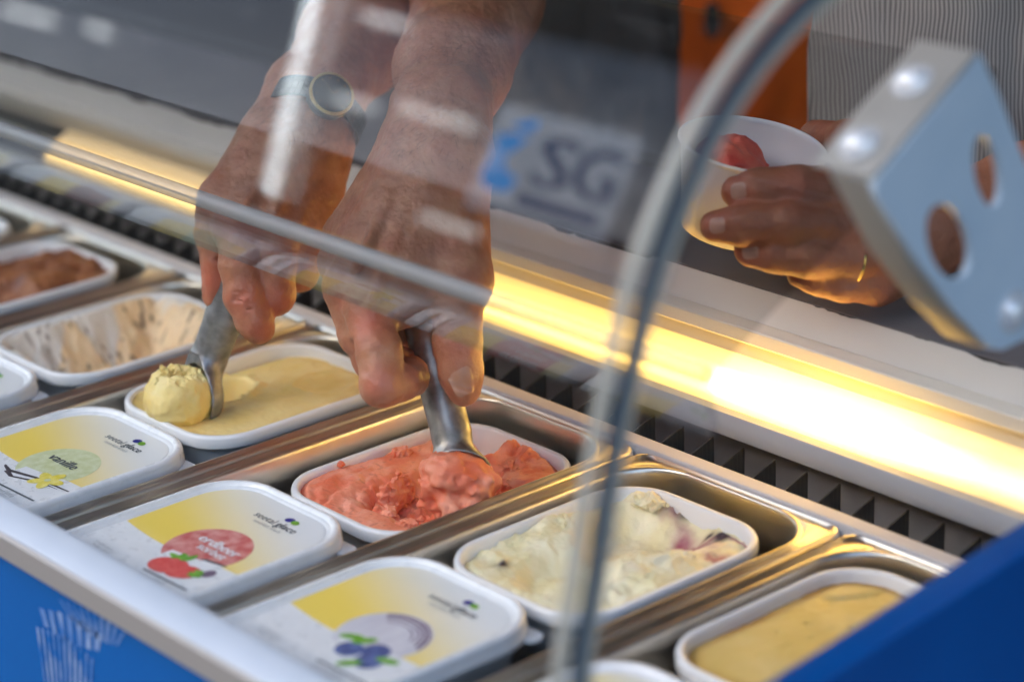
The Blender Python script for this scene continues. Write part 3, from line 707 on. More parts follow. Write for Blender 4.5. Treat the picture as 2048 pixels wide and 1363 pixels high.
# yellow
def f_yel(x, y, e):
    z = -.0045+.0012*fbm(x*22, y*16, 1.)+.0004*ridge(x*60, y*60, 3., 3)
    z -= .0035*ss(.045, .0, x)*ss(.06, .10, y)
    z += .0022*np.exp(-((np.sqrt((x-.085)**2+(y-.128)**2)-.022)/.004)**2)*.5
    rr_ = np.sqrt((x-.040)**2+((y-.062)/1.25)**2)
    z -= .024*ss(.027, .020, rr_)
    z += .0018*np.exp(-((rr_-.0295)/.0028)**2)*(1+fbm(x*120, y*120, 2.))
    z -= .0035*ss(.010, .0, e)*ss(.02, .10, y)-.002*ss(.010, 0, e)*ss(.06, .02, y)
    z += .00025*fbm(x*300, y*300, 4., 3)
    return z
icesurf('y', -1, f_yel, M_yel, .0009, label='smooth yellow ice cream with one scoop taken at the front',
        extra=[lump((.052, .029, -.006), .0032, 21), lump((.066, .036, -.0078), .006, 23, .3, (1., 1.6, .35)), lump((.064, .075, -.006), .0030, 24), lump((.060, .083, -.006), .0026, 25)])
# caramel
def f_car(x, y, e):
    z = -.0048+.0006*fbm(x*25, y*14, 5.)-.003*ss(.012, .0, e)
    for (a, b, r) in ((.035, .090, .0016), (.055, .105, .0013), (.030, .070, .0012), (.048, .078, .0012), (.072, .060, .0015), (.06, .04, .0014)):
        z = z-.0016*G(x, y, a, b, r)
    z -= .0022*np.exp(-((x-.030-.35*(y-.135)-.003*fbm(x*60, y*60, 6.))/.0024)**2)*ss(.115, .125, y)*ss(.155, .145, y)
    z += .0003*fbm(x*260, y*260, 1., 3)
    return z
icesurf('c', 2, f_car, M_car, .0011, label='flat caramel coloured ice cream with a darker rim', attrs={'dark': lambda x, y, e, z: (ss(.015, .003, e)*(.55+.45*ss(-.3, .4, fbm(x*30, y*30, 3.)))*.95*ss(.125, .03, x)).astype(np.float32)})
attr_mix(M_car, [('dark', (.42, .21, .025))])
# chocolate
def f_cho(x, y, e):
    z = -.0085+.0045*fbm(x*28, y*24, 9.)+.0018*ridge(x*44, y*36, 3., 3)-.012*G(x, y, .07, .06, .025, .02)+.008*G(x, y, .085, .12, .015, .02)+.0006*fbm(x*300, y*300, 1., 2)
    return z
icesurf('k', -3, f_cho, M_cho, .0011, label='broken chocolate brown ice cream in the tub at the left')
# cream with berry swirl
def f_cre(x, y, e):
    z = -.0075+.0026*fbm(x*26, y*20, 4.)+.0010*ridge(x*40, y*34, 8., 4)
    z -= .017*ss(.046, .024, np.sqrt((x-.058)**2+((y-.122)/1.1)**2)+.004*fbm(x*40, y*40, 1.))
    z -= .012*ss(.036, .018, np.sqrt((x-.064)**2+((y-.048)/1.0)**2)+.003*fbm(x*40, y*40, 6.))
    z += .006*G(x, y, .016, .088, .012, .018)+.007*G(x, y, .10, .088, .012, .02)+.004*G(x, y, .03, .158, .03, .008)
    rough_ = ss(.0, .014, z+.014)
    z += .0022*ridge(x*80, y*70, 2., 5)*rough_+.00025*fbm(x*300, y*300, 3., 2)
    z -= .003*ss(.008, 0, e)
    return z
def a_sw(x, y, e, z):
    q = np.abs((y-.165)+.42*(x-.035)+.008*fbm(x*45, y*45, 3.))
    band = ss(.013, .002, q)*ss(.0, .02, x)*(.75+.5*fbm(x*60, y*60, 5.))
    q2 = np.abs((y-.135)-.25*(x-.05)+.010*fbm(x*40, y*40, 13.)); b2 = ss(.006, .001, q2)*ss(.05, .08, x)*.9
    q3 = np.abs((x-.072)+.3*(y-.115)+.006*fbm(x*50, y*50, 23.)); b3 = ss(.005, .0, q3)*ss(.085, .095, y)*ss(.14, .12, y)*.8
    q4 = ss(.25, .8, fbm(x*38, y*38, 31.))*.3*ss(.06, .10, x)
    return np.clip(np.maximum(np.maximum(band, b2), np.maximum(b3, q4)), 0, 1).astype(np.float32)
def a_br(x, y, e, z):
    q = 0
    for (a, b, r) in ((.052, .166, .0036), (.096, .152, .0035), (.090, .157, .0028), (.03, .03, .003), (.08, .158, .002)): q = q+G(x, y, a, b, r)
    return np.clip(q*1.3+.6*ss(.6, .9, fbm(x*80, y*80, 17.))*ss(.008, .002, np.abs((y-.165)+.42*(x-.035))), 0, 1).astype(np.float32)
icesurf('e', 1, f_cre, M_cre, .0009, label='cream ice cream with purple red berry swirl and lumps', attrs={'swirl': a_sw, 'berry': a_br},
        extra=[lump((.100, .098, -.005), .0085, 31, .4, (1, 1.5, .55)), lump((.112, .076, -.006), .0070, 32, .4, (1, 1.4, .6)), lump((.030, .152, -.003), .0070, 33, .45, (1.5, 1, .6)), lump((.020, .095, -.003), .0075, 35, .45, (1, 1.6, .55)), lump((.105, .112, -.006), .0050, 36, .45)])
attr_mix(M_cre, [('swirl', (.36, .10, .14)), ('berry', (.03, .012, .03))])
# beige, almost scraped out
def f_bai(x, y, e):
    z = -.046+.005*fbm(x*40, y*40, 3.)
    wall = ss(.034+.010*fbm(x*25, y*20, 8.), .0, e)
    z = z+(.0435)*wall**1.1
    z += .010*G(x, y, .095, .055, .015, .02)+.002*ridge(x*60, y*60, 9., 3)
    return np.minimum(z, -.0015)
def a_pl(x, y, e, z):
    q = fbm(x*34+1.5*fbm(x*20, y*20, 2.), y*16, 21., 3)
    return np.clip(ss(-.05, .25, q+.45*ss(.08, .02, y)-.22*ss(.05, .09, x)), 0, 1).astype(np.float32)
def a_sp(x, y, e, z):
    return np.clip(ss(.55, .8, vn3(x*260, y*260, 3.))*.9+ss(.72, .85, vn3(x*110, y*110, 9.))*.5, 0, 1).astype(np.float32)
icesurf('b', -2, f_bai, M_bai, .0008, label='thin beige speckled ice cream smeared over the tub walls', attrs={'plastic': a_pl, 'speck': a_sp})
attr_mix(M_bai, [('plastic', (.74, .69, .61)), ('speck', (.22, .15, .10))])

# ------------------------------------------------------------------ scoops
def vec(p): return np.array(p, float)
RT, UPV, FW = vec(right), vec(up), vec(fwd)
def scoop(name_label, hA, hB, neck, c, n, axes, rad, m, extra_top):
    """handle from hA (top) to hB, bowl centre c, opening normal n, in-plane half sizes axes, depth rad"""
    hA, hB, neck, c, n = map(vec, (hA, hB, neck, c, n)); n = n/np.linalg.norm(n)
    t = hB-hA; t = t-(t@n)*n; t /= np.linalg.norm(t); s_ = np.cross(n, t)
    allp = np.stack([hA, hB, c]); f = SDF(allp.min(0)-.034, allp.max(0)+.034, .0010)
    X = (f.lo[0]+f.h*np.arange(f.n[0]))[:, None, None]; Y = (f.lo[1]+f.h*np.arange(f.n[1]))[None, :, None]; Z = (f.lo[2]+f.h*np.arange(f.n[2]))[None, None, :]
    def comp(v): return (X-c[0])*v[0]+(Y-c[1])*v[1]+(Z-c[2])*v[2]
    cs, ct, cn = comp(s_), comp(t), comp(n)
    def ell(ws, wt, d):
        q = np.sqrt((cs/ws)**2+(ct/wt)**2+(cn/d)**2); return (q-1)*min(ws, wt, d)
    outer = ell(axes[0], axes[1], rad)
    f.a[:] = .03
    f.chain([(hA, .0125), (hA*.5+hB*.5, .0135), (hB, .0128)], k=0., kk=.002)
    f.cone(hB, neck, .0122, .0095, k=.003)
    f.a = f.smin(f.a, outer.astype(np.float32), .011)
    inner = ell(axes[0]-.0016, axes[1]-.0016, rad-.0016)
    front = np.maximum(-cn+.0002, ell(axes[0]*1.35, axes[1]*1.25, .05))
    f.a = np.maximum(f.a, -inner.astype(np.float32)); f.a = np.maximum(f.a, -front.astype(np.float32))
    V, F = f.surf()
    o = empty('ice_cream_scoop', tuple(hB), name_label, 'scoop', 'metal scoops in the two hands')
    b = np.where(((V-hB)@(hA-hB))/np.linalg.norm(hA-hB) > .0005, 0, 1)
    fb = b[F].max(1)
    for nm, sel in (('handle', 0), ('bowl', 1)):
        q = F[fb == sel]; u, inv = np.unique(q, return_inverse=True)
        ob = nmesh(nm, V[u]-hB, inv.reshape(-1, 4), m, o)
    return o
M_scoopL = mat('dark_cast_scoop', (.36, .365, .385), .50, .9, col2=(.25, .255, .27), nscale=140, rvar=.07, bump=.08, bscale=420, bdist=.0004)
M_scoopR = mat('worn_cast_scoop', (.42, .41, .395), .46, .92, col2=(.20, .195, .185), nscale=70, nlo=.42, nhi=.7, rvar=.10, bump=.12, bscale=420, bdist=.0004)
nR = -.70*FW-.55*UPV+.05*RT
cR = vec((0.1673, -0.1935, 0.0027))
scoop('worn grey metal scoop pushed into the pink strawberry ice cream', (0.1043, -0.1681, 0.0964), (0.1548, -0.1867, 0.0260), (0.1579, -0.1866, 0.0141), cR, nR, (.0225, .0215), .0150, M_scoopR, 0)
nL = -.80*RT-.52*FW-.12*UPV
cL = vec((-0.0563, -0.2396, 0.0111))
scoop('dark metal scoop carrying a yellow ice cream ball', (-0.0340, -0.2108, 0.0973), (-0.0600, -0.2251, 0.0328), (-0.0629, -0.2283, 0.0217), cL, nL, (.0235, .0225), .0170, M_scoopL, 0)
# ball in the left scoop
c = cL+.0135*nL/np.linalg.norm(nL)-.0012*UPV
sb = SDF(c-.040, c+.040, .0009)
X = (sb.lo[0]+sb.h*np.arange(sb.n[0]))[:, None, None]-c[0]; Y = (sb.lo[1]+sb.h*np.arange(sb.n[1]))[None, :, None]-c[1]; Z = (sb.lo[2]+sb.h*np.arange(sb.n[2]))[None, None, :]-c[2]
q = np.sqrt(X*X+Y*Y+(Z*1.10)**2)-.0255
q = q+.0030*fbm(X*48, Y*48, Z*48, 3)+.0007*fbm(X*240, Y*240, Z*240, 2)
ragged = .0145+.0042*ridge(X*110+3, Y*110, Z*60, 4)-.10*(X*nL[0]+Y*nL[1])*-1
q = np.maximum(q, Z-ragged)
sb.a[:] = q
V, F = sb.surf()
ex = [lump(tuple(c+vec(p)), r, s_, .5, sq, rough=.35) for p, r, s_, sq in (((-.008, -.005, .0165), .0034, 41, (1.3, .7, 1.3)), ((.001, .001, .0160), .0026, 42, (.7, 1.3, 1.4)), ((.009, .006, .0145), .0024, 44, (1.2, .8, 1.2)), ((-.002, -.012, .0150), .0028, 45, (.8, 1.2, 1.2)))]
for eV, eF in ex: F = np.concatenate([F, eF+len(V)]); V = np.concatenate([V, eV])
tag(nmesh('ice_cream_ball', V, F, M_yel), 'round yellow ice cream ball with ragged top in the left scoop', 'ice cream')

# ------------------------------------------------------------------ people
def skinmat(name, a, b, red, rough=.40):
    m = mat(name, a, rough, spec=.5, sss=.22, sssr=(.009, .0035, .002), col2=b, nscale=55, nlo=.3, nhi=.7, bump=.9, bscale=340, bdist=.0008, ndetail=5.)
    attr_mix(m, [('red', red)])
    N = m.node_tree.nodes; Lk = m.node_tree.links; p = N['Principled BSDF']
    # fine skin lines
    tc = N.new('ShaderNodeTexCoord'); vo = N.new('ShaderNodeTexVoronoi'); vo.inputs['Scale'].default_value = 900; vo.feature = 'DISTANCE_TO_EDGE'
    Lk.new(tc.outputs['Object'], vo.inputs[0])
    b0 = p.inputs['Normal'].links[0].from_node
    b1 = N.new('ShaderNodeBump'); b1.inputs['Strength'].default_value = .35; b1.inputs['Distance'].default_value = .0004
    Lk.new(vo.outputs[0], b1.inputs['Height']); Lk.new(b0.outputs[0], b1.inputs['Normal']); Lk.new(b1.outputs[0], p.inputs['Normal'])
    return m
M_skin = skinmat('tanned_skin', (.52, .245, .140), (.37, .145, .078), (.60, .15, .095))
M_skin2 = skinmat('brown_skin', (.30, .115, .06), (.23, .08, .04), (.36, .085, .05), .55)
M_nail = mat('fingernail', (.46, .215, .135), .32, sss=.2, sssr=(.004, .002, .001), col2=(.50, .26, .17), nscale=80)
M_nail2 = mat('brown_fingernail', (.36, .19, .14), .3, sss=.2, sssr=(.004, .002, .001), col2=(.42, .24, .18), nscale=80)
M_hair = mat('dark_hair', (.03, .02, .015), .6, bump=.6, bscale=200, bstretch=(1, 1, .1))
from mathutils.bvhtree import BVHTree
_bvh = {}
def nail(parent, c, along, normal, w, l, m=None):
    if parent.name not in _bvh: _bvh[parent.name] = BVHTree.FromPolygons([v.co.copy() for v in parent.data.vertices], [tuple(p.vertices) for p in parent.data.polygons])
    tree = _bvh[parent.name]
    c, t, n = vec(c), vec(along), vec(normal); n = n/np.linalg.norm(n); t = t-(n@t)*n; t /= np.linalg.norm(t); s_ = np.cross(t, n)
    nu, nv = 13, 13; V = []; F = []; hit0 = tree.ray_cast(Vector(c+n*.03), Vector(-n))[0]
    for j in range(nv):
        b = -1+2*j/(nv-1)
        for i in range(nu):
            a = -1+2*i/(nu-1); k = (1-.42*max(0, (abs(b)-.55)/.45)**2)
            p = c+s_*(a*k*w/2)+t*(b*l/2)
            h = tree.ray_cast(Vector(p+n*.03), Vector(-n))[0]
            if h is None or abs((vec(h)-vec(hit0))@n) > .006: h = Vector(p+n*((vec(hit0)-p)@n)-n*.003*a*a)
            V.append(vec(h)+n*(.0007-.0009*(max(abs(a), abs(b)) > .99)))
    for j in range(nv-1):
        for i in range(nu-1): F.append((j*nu+i, j*nu+i+1, (j+1)*nu+i+1, (j+1)*nu+i))
    V = np.array(V).reshape(nv, nu, 3)
    for _ in range(2): V[1:-1, 1:-1] = .2*(V[1:-1, 1:-1]+V[:-2, 1:-1]+V[2:, 1:-1]+V[1:-1, :-2]+V[1:-1, 2:])
    o = mesh('fingernail', V.reshape(-1, 3), F, m or M_nail, parent); fixn(o)
    return o
def arm_hair(parent, spots, n, m):
    'fine hairs growing down the arm: spots = (centre, radius, hair direction, share)'
    tree = BVHTree.FromPolygons([v.co.copy() for v in parent.data.vertices], [tuple(p.vertices) for p in parent.data.polygons]); rg = random.Random(5); V = []; F = []
    for c, r, d, k in spots:
        for _ in range(int(n*k)):
            p = Vector([c[i]+rg.gauss(0, r) for i in range(3)]); co, nn, _i, _d = tree.find_nearest(p)
            if co is None: continue
            d_ = Vector(d)+Vector([rg.gauss(0, .45) for _ in range(3)]); d_ = (d_-d_.dot(nn)*nn*.7).normalized(); L = rg.uniform(.004, .010); w = d_.cross(nn).normalized()*.00009
            for q in range(3):
                u = q/2; pt = co+d_*L*u+nn*(.0003+L*.35*u*(1.3-.8*u)); V += [pt-w*(1-.8*u), pt+w*(1-.8*u)]
            b = len(V)-6; F += [(b, b+1, b+3, b+2), (b+2, b+3, b+5, b+4)]
    o = mesh('arm_hair', V, F, m, parent); o['kind'] = 'stuff'; return o
def redattr(o, spots):
    n = len(o.data.vertices); co = np.zeros(n*3, np.float32); o.data.vertices.foreach_get('co', co); co = co.reshape(-1, 3)
    v = .25*np.clip(fbm(co[:, 0]*40, co[:, 1]*40, co[:, 2]*40, 3), 0, 1)
    for p, r, a in spots: v = np.maximum(v, a*np.exp(-((co-vec(p))**2).sum(1)/(2*r*r)))
    at_ = o.data.attributes.new('red', 'FLOAT', 'POINT'); at_.data.foreach_set('value', np.clip(v, 0, 1).astype(np.float32))

# --- right arm of the first server: back of the hand and thumb towards us
def right_arm():
    P = [(-0.1494, 0.1368, 0.2846), (-0.0515, 0.0228, 0.2430), (0.0166, -0.0593, 0.2178), (0.0643, -0.1111, 0.2015)]
    pts = np.array(P+[(0.1528, -0.2409, 0.0644), (0.1733, -0.1895, 0.0553), (0.0494, -0.2013, 0.1159)], float)
    f = SDF(pts.min(0)-.055, pts.max(0)+.055, .0014)
    f.chain([(P[0], .050), (P[1], .0455), (P[2], .0385), (P[3], .0275)], k=0, kk=.012)
    # wrist: two bones side by side
    f.cone((0.0520, -0.1134, 0.2083), (0.0760, -0.1425, 0.1797), .0215, .0225, k=.016)
    f.cone((0.0700, -0.1004, 0.2088), (0.0976, -0.1253, 0.1802), .0215, .0230, k=.016)
    # metacarpals
    mc = {'i': ((0.0867, -0.1355, 0.1904), (0.1193, -0.2186, 0.1091)), 'm': ((0.0795, -0.1370, 0.1910), (0.0957, -0.2187, 0.1201)), 'r': ((0.0668, -0.1332, 0.1861), (0.0707, -0.2034, 0.1264)), 'p': ((0.0557, -0.1330, 0.1805), (0.0483, -0.1834, 0.1354))}
    for k, (a, b) in mc.items(): f.cone(a, b, .0205, dict(i=.0160, m=.0155, r=.0150, p=.0140)[k], k=.013)
    f.cone((0.0981, -0.1320, 0.1817), (0.1201, -0.1889, 0.1224), .0260, .0215, k=.015)              # thenar side filling
    f.cone((0.1128, -0.1540, 0.1560), (0.1253, -0.1997, 0.1130), .022, .0150, k=.014)
    # fingers, bent round the handle
    f.chain([((0.1191, -0.2194, 0.1082), .0150), ((0.1412, -0.2307, 0.0918), .0138), ((0.1512, -0.2375, 0.0737), .0142)], k=.007, kk=.004)    # index, first joint
    f.chain([((0.1512, -0.2375, 0.0737), .0138), ((0.1495, -0.2219, 0.0701), .0118), ((0.1423, -0.2074, 0.0672), .0108), ((0.1348, -0.1997, 0.0674), .0098)], k=.0025, kk=.004)
    f.chain([((0.0932, -0.2177, 0.1183), .0150), ((0.1104, -0.2208, 0.0919), .0135), ((0.1184, -0.2178, 0.0749), .0128), ((0.1147, -0.1942, 0.0664), .0112)], k=.004, kk=.004)     # middle
    f.chain([((0.0689, -0.2025, 0.1258), .0140), ((0.0865, -0.1986, 0.0965), .0125), ((0.0910, -0.1868, 0.0790), .0115), ((0.0973, -0.1691, 0.0742), .0105)], k=.004, kk=.004)
    f.chain([((0.0464, -0.1812, 0.1345), .0130), ((0.0617, -0.1764, 0.1057), .0115), ((0.0709, -0.1657, 0.0912), .0105)], k=.004, kk=.004)
    # thumb lying along the handle
    f.chain([((0.1083, -0.1395, 0.1619), .0240), ((0.1469, -0.1657, 0.1229), .0185), ((0.1605, -0.1822, 0.1003), .0138), ((0.1646, -0.1870, 0.0893), .0140), ((0.1689, -0.1883, 0.0723), .0132), ((0.1697, -0.1871, 0.0611), .0108)], k=.009, kk=.007, squash=None)
    f.cone((0.1248, -0.1974, 0.1123), (0.1432, -0.1765, 0.1114), .0115, .0125, k=.012)              # web between thumb and index finger
    # creases
    for a, b, r in (((0.1707, -0.2056, 0.0959), (0.1820, -0.1887, 0.0968), .0009), ((0.1699, -0.2067, 0.0927), (0.1818, -0.1908, 0.0934), .0007), ((0.1703, -0.2035, 0.0988), (0.1802, -0.1883, 0.0996), .0006), ((0.1499, -0.2435, 0.0975), (0.1576, -0.2328, 0.0949), .0006)):
        f.cut(a, b, r*1.7, .0018)
    # tendons and veins on the back of the hand
    for a, b, r in (((0.0984, -0.1549, 0.1867), (0.1334, -0.2276, 0.1221), .0030), ((0.0927, -0.1586, 0.1864), (0.1131, -0.2266, 0.1368), .0030)):
        f.cone(a, b, r, r, k=.006)
    f.disp(lambda x, y, z: .0006*fbm(x*90, y*90, z*90, 3)+.0003*fbm(x*260, y*260, z*260, 2))
    return f.surf()
def left_arm():
    P = [(-0.2550, 0.1532, 0.2706), (-0.1839, 0.0523, 0.2350), (-0.1104, -0.0443, 0.2165), (-0.0637, -0.1135, 0.2005)]
    pts = np.array(P+[(-0.0399, -0.2416, 0.0839), (0.0110, -0.2262, 0.0640), (-0.0309, -0.1417, 0.0974)], float)
    f = SDF(pts.min(0)-.055, pts.max(0)+.055, .0014)
    f.chain([(P[0], .050), (P[1], .047), (P[2], .0405), (P[3], .0300)], k=0, kk=.012)
    f.cone((-0.0752, -0.1265, 0.2011), (-0.0587, -0.1535, 0.1773), .0215, .0230, k=.016)
    f.cone((-0.0575, -0.1100, 0.1938), (-0.0423, -0.1384, 0.1701), .0215, .0230, k=.016)
    for a, b, ra, rb in (((-0.0496, -0.1432, 0.1768), (-0.0326, -0.2106, 0.1295), .0215, .0165), ((-0.0466, -0.1372, 0.1726), (-0.0190, -0.1920, 0.1228), .0215, .0165), ((-0.0455, -0.1319, 0.1681), (-0.0180, -0.1721, 0.1183), .0205, .0150), ((-0.0482, -0.1280, 0.1632), (-0.0253, -0.1489, 0.1167), .0195, .0140)):
        f.cone(a, b, ra, rb, k=.013)
    f.cone((-0.0625, -0.1595, 0.1743), (-0.0562, -0.2048, 0.1391), .0220, .0185, k=.014)
    f.cone((-0.0459, -0.1643, 0.1607), (-0.0326, -0.1888, 0.1333), .0260, .0220, k=.014)
    # thumb on the left of the handle
    f.chain([((-0.0594, -0.2023, 0.1414), .0175), ((-0.0562, -0.2155, 0.1202), .0125), ((-0.0506, -0.2180, 0.1042), .0108), ((-0.0490, -0.2191, 0.0904), .0106), ((-0.0514, -0.2218, 0.0790), .0085)], k=.008, kk=.006)
    # index finger laid along the handle
    f.chain([((-0.0326, -0.2106, 0.1295), .0165), ((-0.0170, -0.2219, 0.1092), .0136), ((-0.0087, -0.2262, 0.0903), .0133), ((-0.0025, -0.2246, 0.0744), .0120), ((-0.0010, -0.2222, 0.0670), .0100)], k=.006, kk=.006)
    # middle, ring and little finger curled in
    f.chain([((-0.0179, -0.1936, 0.1234), .0155), ((-0.0055, -0.2034, 0.1038), .0135), ((-0.0033, -0.2064, 0.0880), .0132), ((-0.0205, -0.1981, 0.0775), .0115)], k=.004, kk=.006)
    f.chain([((-0.0180, -0.1721, 0.1183), .0145), ((-0.0105, -0.1768, 0.1032), .0120), ((-0.0133, -0.1764, 0.0925), .0112), ((-0.0308, -0.1688, 0.0840), .0105)], k=.004, kk=.006)
    f.chain([((-0.0253, -0.1489, 0.1167), .0130), ((-0.0235, -0.1503, 0.1047), .0108), ((-0.0351, -0.1474, 0.0960), .0100)], k=.004, kk=.006)
    for a, b, r in (((-0.0033, -0.2386, 0.0948), (0.0091, -0.2285, 0.0931), .0008), ((-0.0038, -0.2392, 0.0920), (0.0092, -0.2284, 0.0899), .0007), ((-0.0039, -0.2379, 0.0973), (0.0081, -0.2279, 0.0959), .0006), ((-0.0111, -0.2335, 0.1169), (-0.0009, -0.2234, 0.1168), .0005), ((-0.0008, -0.2369, 0.0869), (0.0106, -0.2266, 0.0845), .0006), ((-0.0468, -0.2272, 0.1091), (-0.0384, -0.2200, 0.1074), .0006)):
        f.cut(a, b, r*1.15, .0015)
    for a, b, r in (((-0.0352, -0.1616, 0.1868), (-0.0195, -0.2160, 0.1423), .0030), ((-0.0308, -0.1545, 0.1844), (-0.0061, -0.2010, 0.1382), .0030), ((-0.0298, -0.1473, 0.1778), (-0.0064, -0.1796, 0.1332), .0026)):
        f.cone(a, b, r, r, k=.006)
    f.disp(lambda x, y, z: .0006*fbm(x*90+5, y*90, z*90, 3)+.0003*fbm(x*260, y*260, z*260, 2))
    return f.surf()
T1 = vec((-0.3200, 0.3089, 0.1302)); T2 = vec((.215, .335, .19))
def cat(parts):
    V = []; F = []; n = 0
    for v, q in parts: V.append(v); F.append(np.asarray(q)+n); n += len(v)
    return np.concatenate(V), np.concatenate(F)
def rest_of_body(T, arms, z_sh=.50):
    """shoulders, neck and head (above the picture) and the arms up to the elbows, coarse"""
    pts = [T+vec((0, 0, .75)), T+vec((0, 0, .0))]+[p for a in arms for p, r in a]
    pts = np.array(pts); f = SDF(pts.min(0)-.16, pts.max(0)+.16, .009)
    top = vec((T[0], T[1], z_sh))
    f.cone(top-.13*RT, top+.13*RT, .06, .06, k=.03); f.cone(top, top+vec((0, 0, .14)), .055, .05, k=.03)
    f.cone(top+vec((0, 0, .20)), top+vec((0, 0, .27))-.012*FW, .072, .078, k=.03); f.cone(top+vec((0, 0, .20))-.095*FW, top+vec((0, 0, .235))-.085*FW, .014, .010, k=.012)
    f.cone(top+vec((0, 0, .25))-.08*RT, top+vec((0, 0, .22))-.08*RT, .018, .014, k=.01); f.cone(top+vec((0, 0, .25))+.08*RT, top+vec((0, 0, .22))+.08*RT, .018, .014, k=.01)
    f.cone(top, vec((T[0], T[1], .1)), .10, .09, k=.03)
    for a in arms: f.chain(a, k=.02, kk=.02)
    return f.surf()
sh = vec((T1[0], T1[1], .47))
p1 = nmesh('person', *cat([right_arm(), left_arm(), rest_of_body(T1, [[((-0.1494, 0.1368, 0.2846), .047), ((-0.2796, 0.2466, 0.3131), .047), (sh-.15*RT, .055)], [((-0.2550, 0.1532, 0.2706), .047), ((-0.3523, 0.2864, 0.3017), .047), (sh+.15*RT, .055)]])]), M_skin)
tag(p1, 'person in grey brown clothes reaching down with both bare arms, a scoop in each hand', 'person')
redattr(p1, [((0.1358, -0.2342, 0.1112), .010, .8), ((0.1076, -0.2295, 0.1197), .008, .5), ((0.1610, -0.2465, 0.0782), .010, .5), ((0.1768, -0.1967, 0.0934), .010, .5), ((0.1534, -0.2189, 0.0733), .008, .6), ((0.0038, -0.2348, 0.0927), .010, .6), ((-0.0433, -0.2241, 0.0930), .012, .8), ((0.0086, -0.2150, 0.0888), .012, .5), ((0.0058, -0.2279, 0.0720), .008, .5), ((-0.0181, -0.2244, 0.1272), .012, .5)])
nail(p1, (0.1800, -0.1965, 0.0712), vec((0.1793, -0.1951, 0.0619))-vec((0.1790, -0.1966, 0.0773)), -FW*.8+RT*.35+UPV*.3, .0145, .0165)
arm_hair(p1, [((-0.0401, -0.1308, 0.2079), .022, -UPV*.6-FW*.5-RT*.3, .35), ((-0.0354, -0.1565, 0.1963), .016, -UPV*.8-RT*.3, .2), ((0.0430, -0.0811, 0.2262), .022, -UPV*.7-RT*.5, .3), ((-0.0217, -0.0142, 0.2463), .026, -UPV*.7-RT*.5, .3), ((0.0879, -0.1390, 0.2047), .016, -UPV*.8-RT*.3, .15)], 1100, M_hair)
# clothes
def shirt(name, T, m, parent, arms, hem, rx, ry, folds=.006, zsh=.50):
    pts = [vec((T[0], T[1], hem)), vec((T[0], T[1], zsh+.08))]+[p for a in arms for p, r in a]; pts = np.array(pts)
    f = SDF(pts.min(0)-vec((.24, .24, .0)), pts.max(0)+vec((.24, .24, .09)), .006)
    X = (f.lo[0]+f.h*np.arange(f.n[0]))[:, None, None]-T[0]; Y = (f.lo[1]+f.h*np.arange(f.n[1]))[None, :, None]-T[1]; Z = (f.lo[2]+f.h*np.arange(f.n[2]))[None, None, :]
    u = X*RT[0]+Y*RT[1]; v = X*FW[0]+Y*FW[1]; nv_ = math.hypot(RT[0], RT[1]); nf = math.hypot(FW[0], FW[1]); u, v = u/nv_, v/nf
    sx_ = 1-.10*np.clip((Z-.3)/.3, -1, 1)
    q = (np.sqrt((u/(rx*sx_))**2+(v/(ry*sx_))**2)-1)*min(rx, ry)
    q = np.maximum(q, Z-zsh); f.a[:] = np.minimum(q, .03)
    f.cone(vec((T[0], T[1], zsh-.05))-.14*RT, vec((T[0], T[1], zsh-.05))+.14*RT, .085, .085, k=.05)
    for a in arms: f.chain(a, k=.025, kk=.02)
    f.disp(lambda x, y, z: folds*(fbm(x*16+y*9, y*12, z*5, 3))+.0012*fbm(x*50, y*50, z*30, 2))
    f.a = np.maximum(f.a, (hem-Z).astype(np.float32)+0*f.a)
    V, F = f.surf(); return nmesh(name, V, F, m, parent)
M_gshirt = mat('grey_brown_cloth', (.27, .235, .20), .9, col2=(.15, .125, .10), nscale=9, bump=.5, bscale=60, bdist=.004)
M_trous = mat('dark_trousers', (.03, .025, .024), .9, bump=.3, bscale=100)
shirt('shirt', T1, M_gshirt, p1, [[(sh-.15*RT, .075), (vec((-0.2796, 0.2466, 0.3131))*.5+.5*(sh-.15*RT), .062)], [(sh+.15*RT, .075), (vec((-0.3523, 0.2864, 0.3017))*.5+.5*(sh+.15*RT), .062)]], -.02, .130, .105, .019)
def trousers(T, parent, top, rx):
    f = SDF(vec((T[0]-.25, T[1]-.25, -.92)), vec((T[0]+.25, T[1]+.25, top+.02)), .012)
    for s_ in (-1, 1): f.cone(vec((T[0], T[1], top-.10))+RT*vec((1, 1, 0))*s_*.065, vec((T[0], T[1], -.86))+RT*vec((1, 1, 0))*s_*.08, .088, .055, k=.03)
    f.cone(vec((T[0], T[1], top-.05))-RT*.06, vec((T[0], T[1], top-.05))+RT*.06, .095, .095, k=.04)
    V, F = f.surf(); return nmesh('trousers', V, F, M_trous, parent)
trousers(T1, p1, .0, .15)
def hair(T, parent):
    top = vec((T[0], T[1], .50)); f = SDF(top+vec((-.14, -.14, .12)), top+vec((.14, .14, .40)), .007)
    f.cone(top+vec((0, 0, .23))+.02*FW, top+vec((0, 0, .29))+.005*FW, .080, .080, k=.01)
    f.disp(lambda x, y, z: .004*fbm(x*60, y*60, z*30, 3)); V, F = f.surf(); nmesh('hair', V, F, M_hair, parent)
hair(T1, p1)

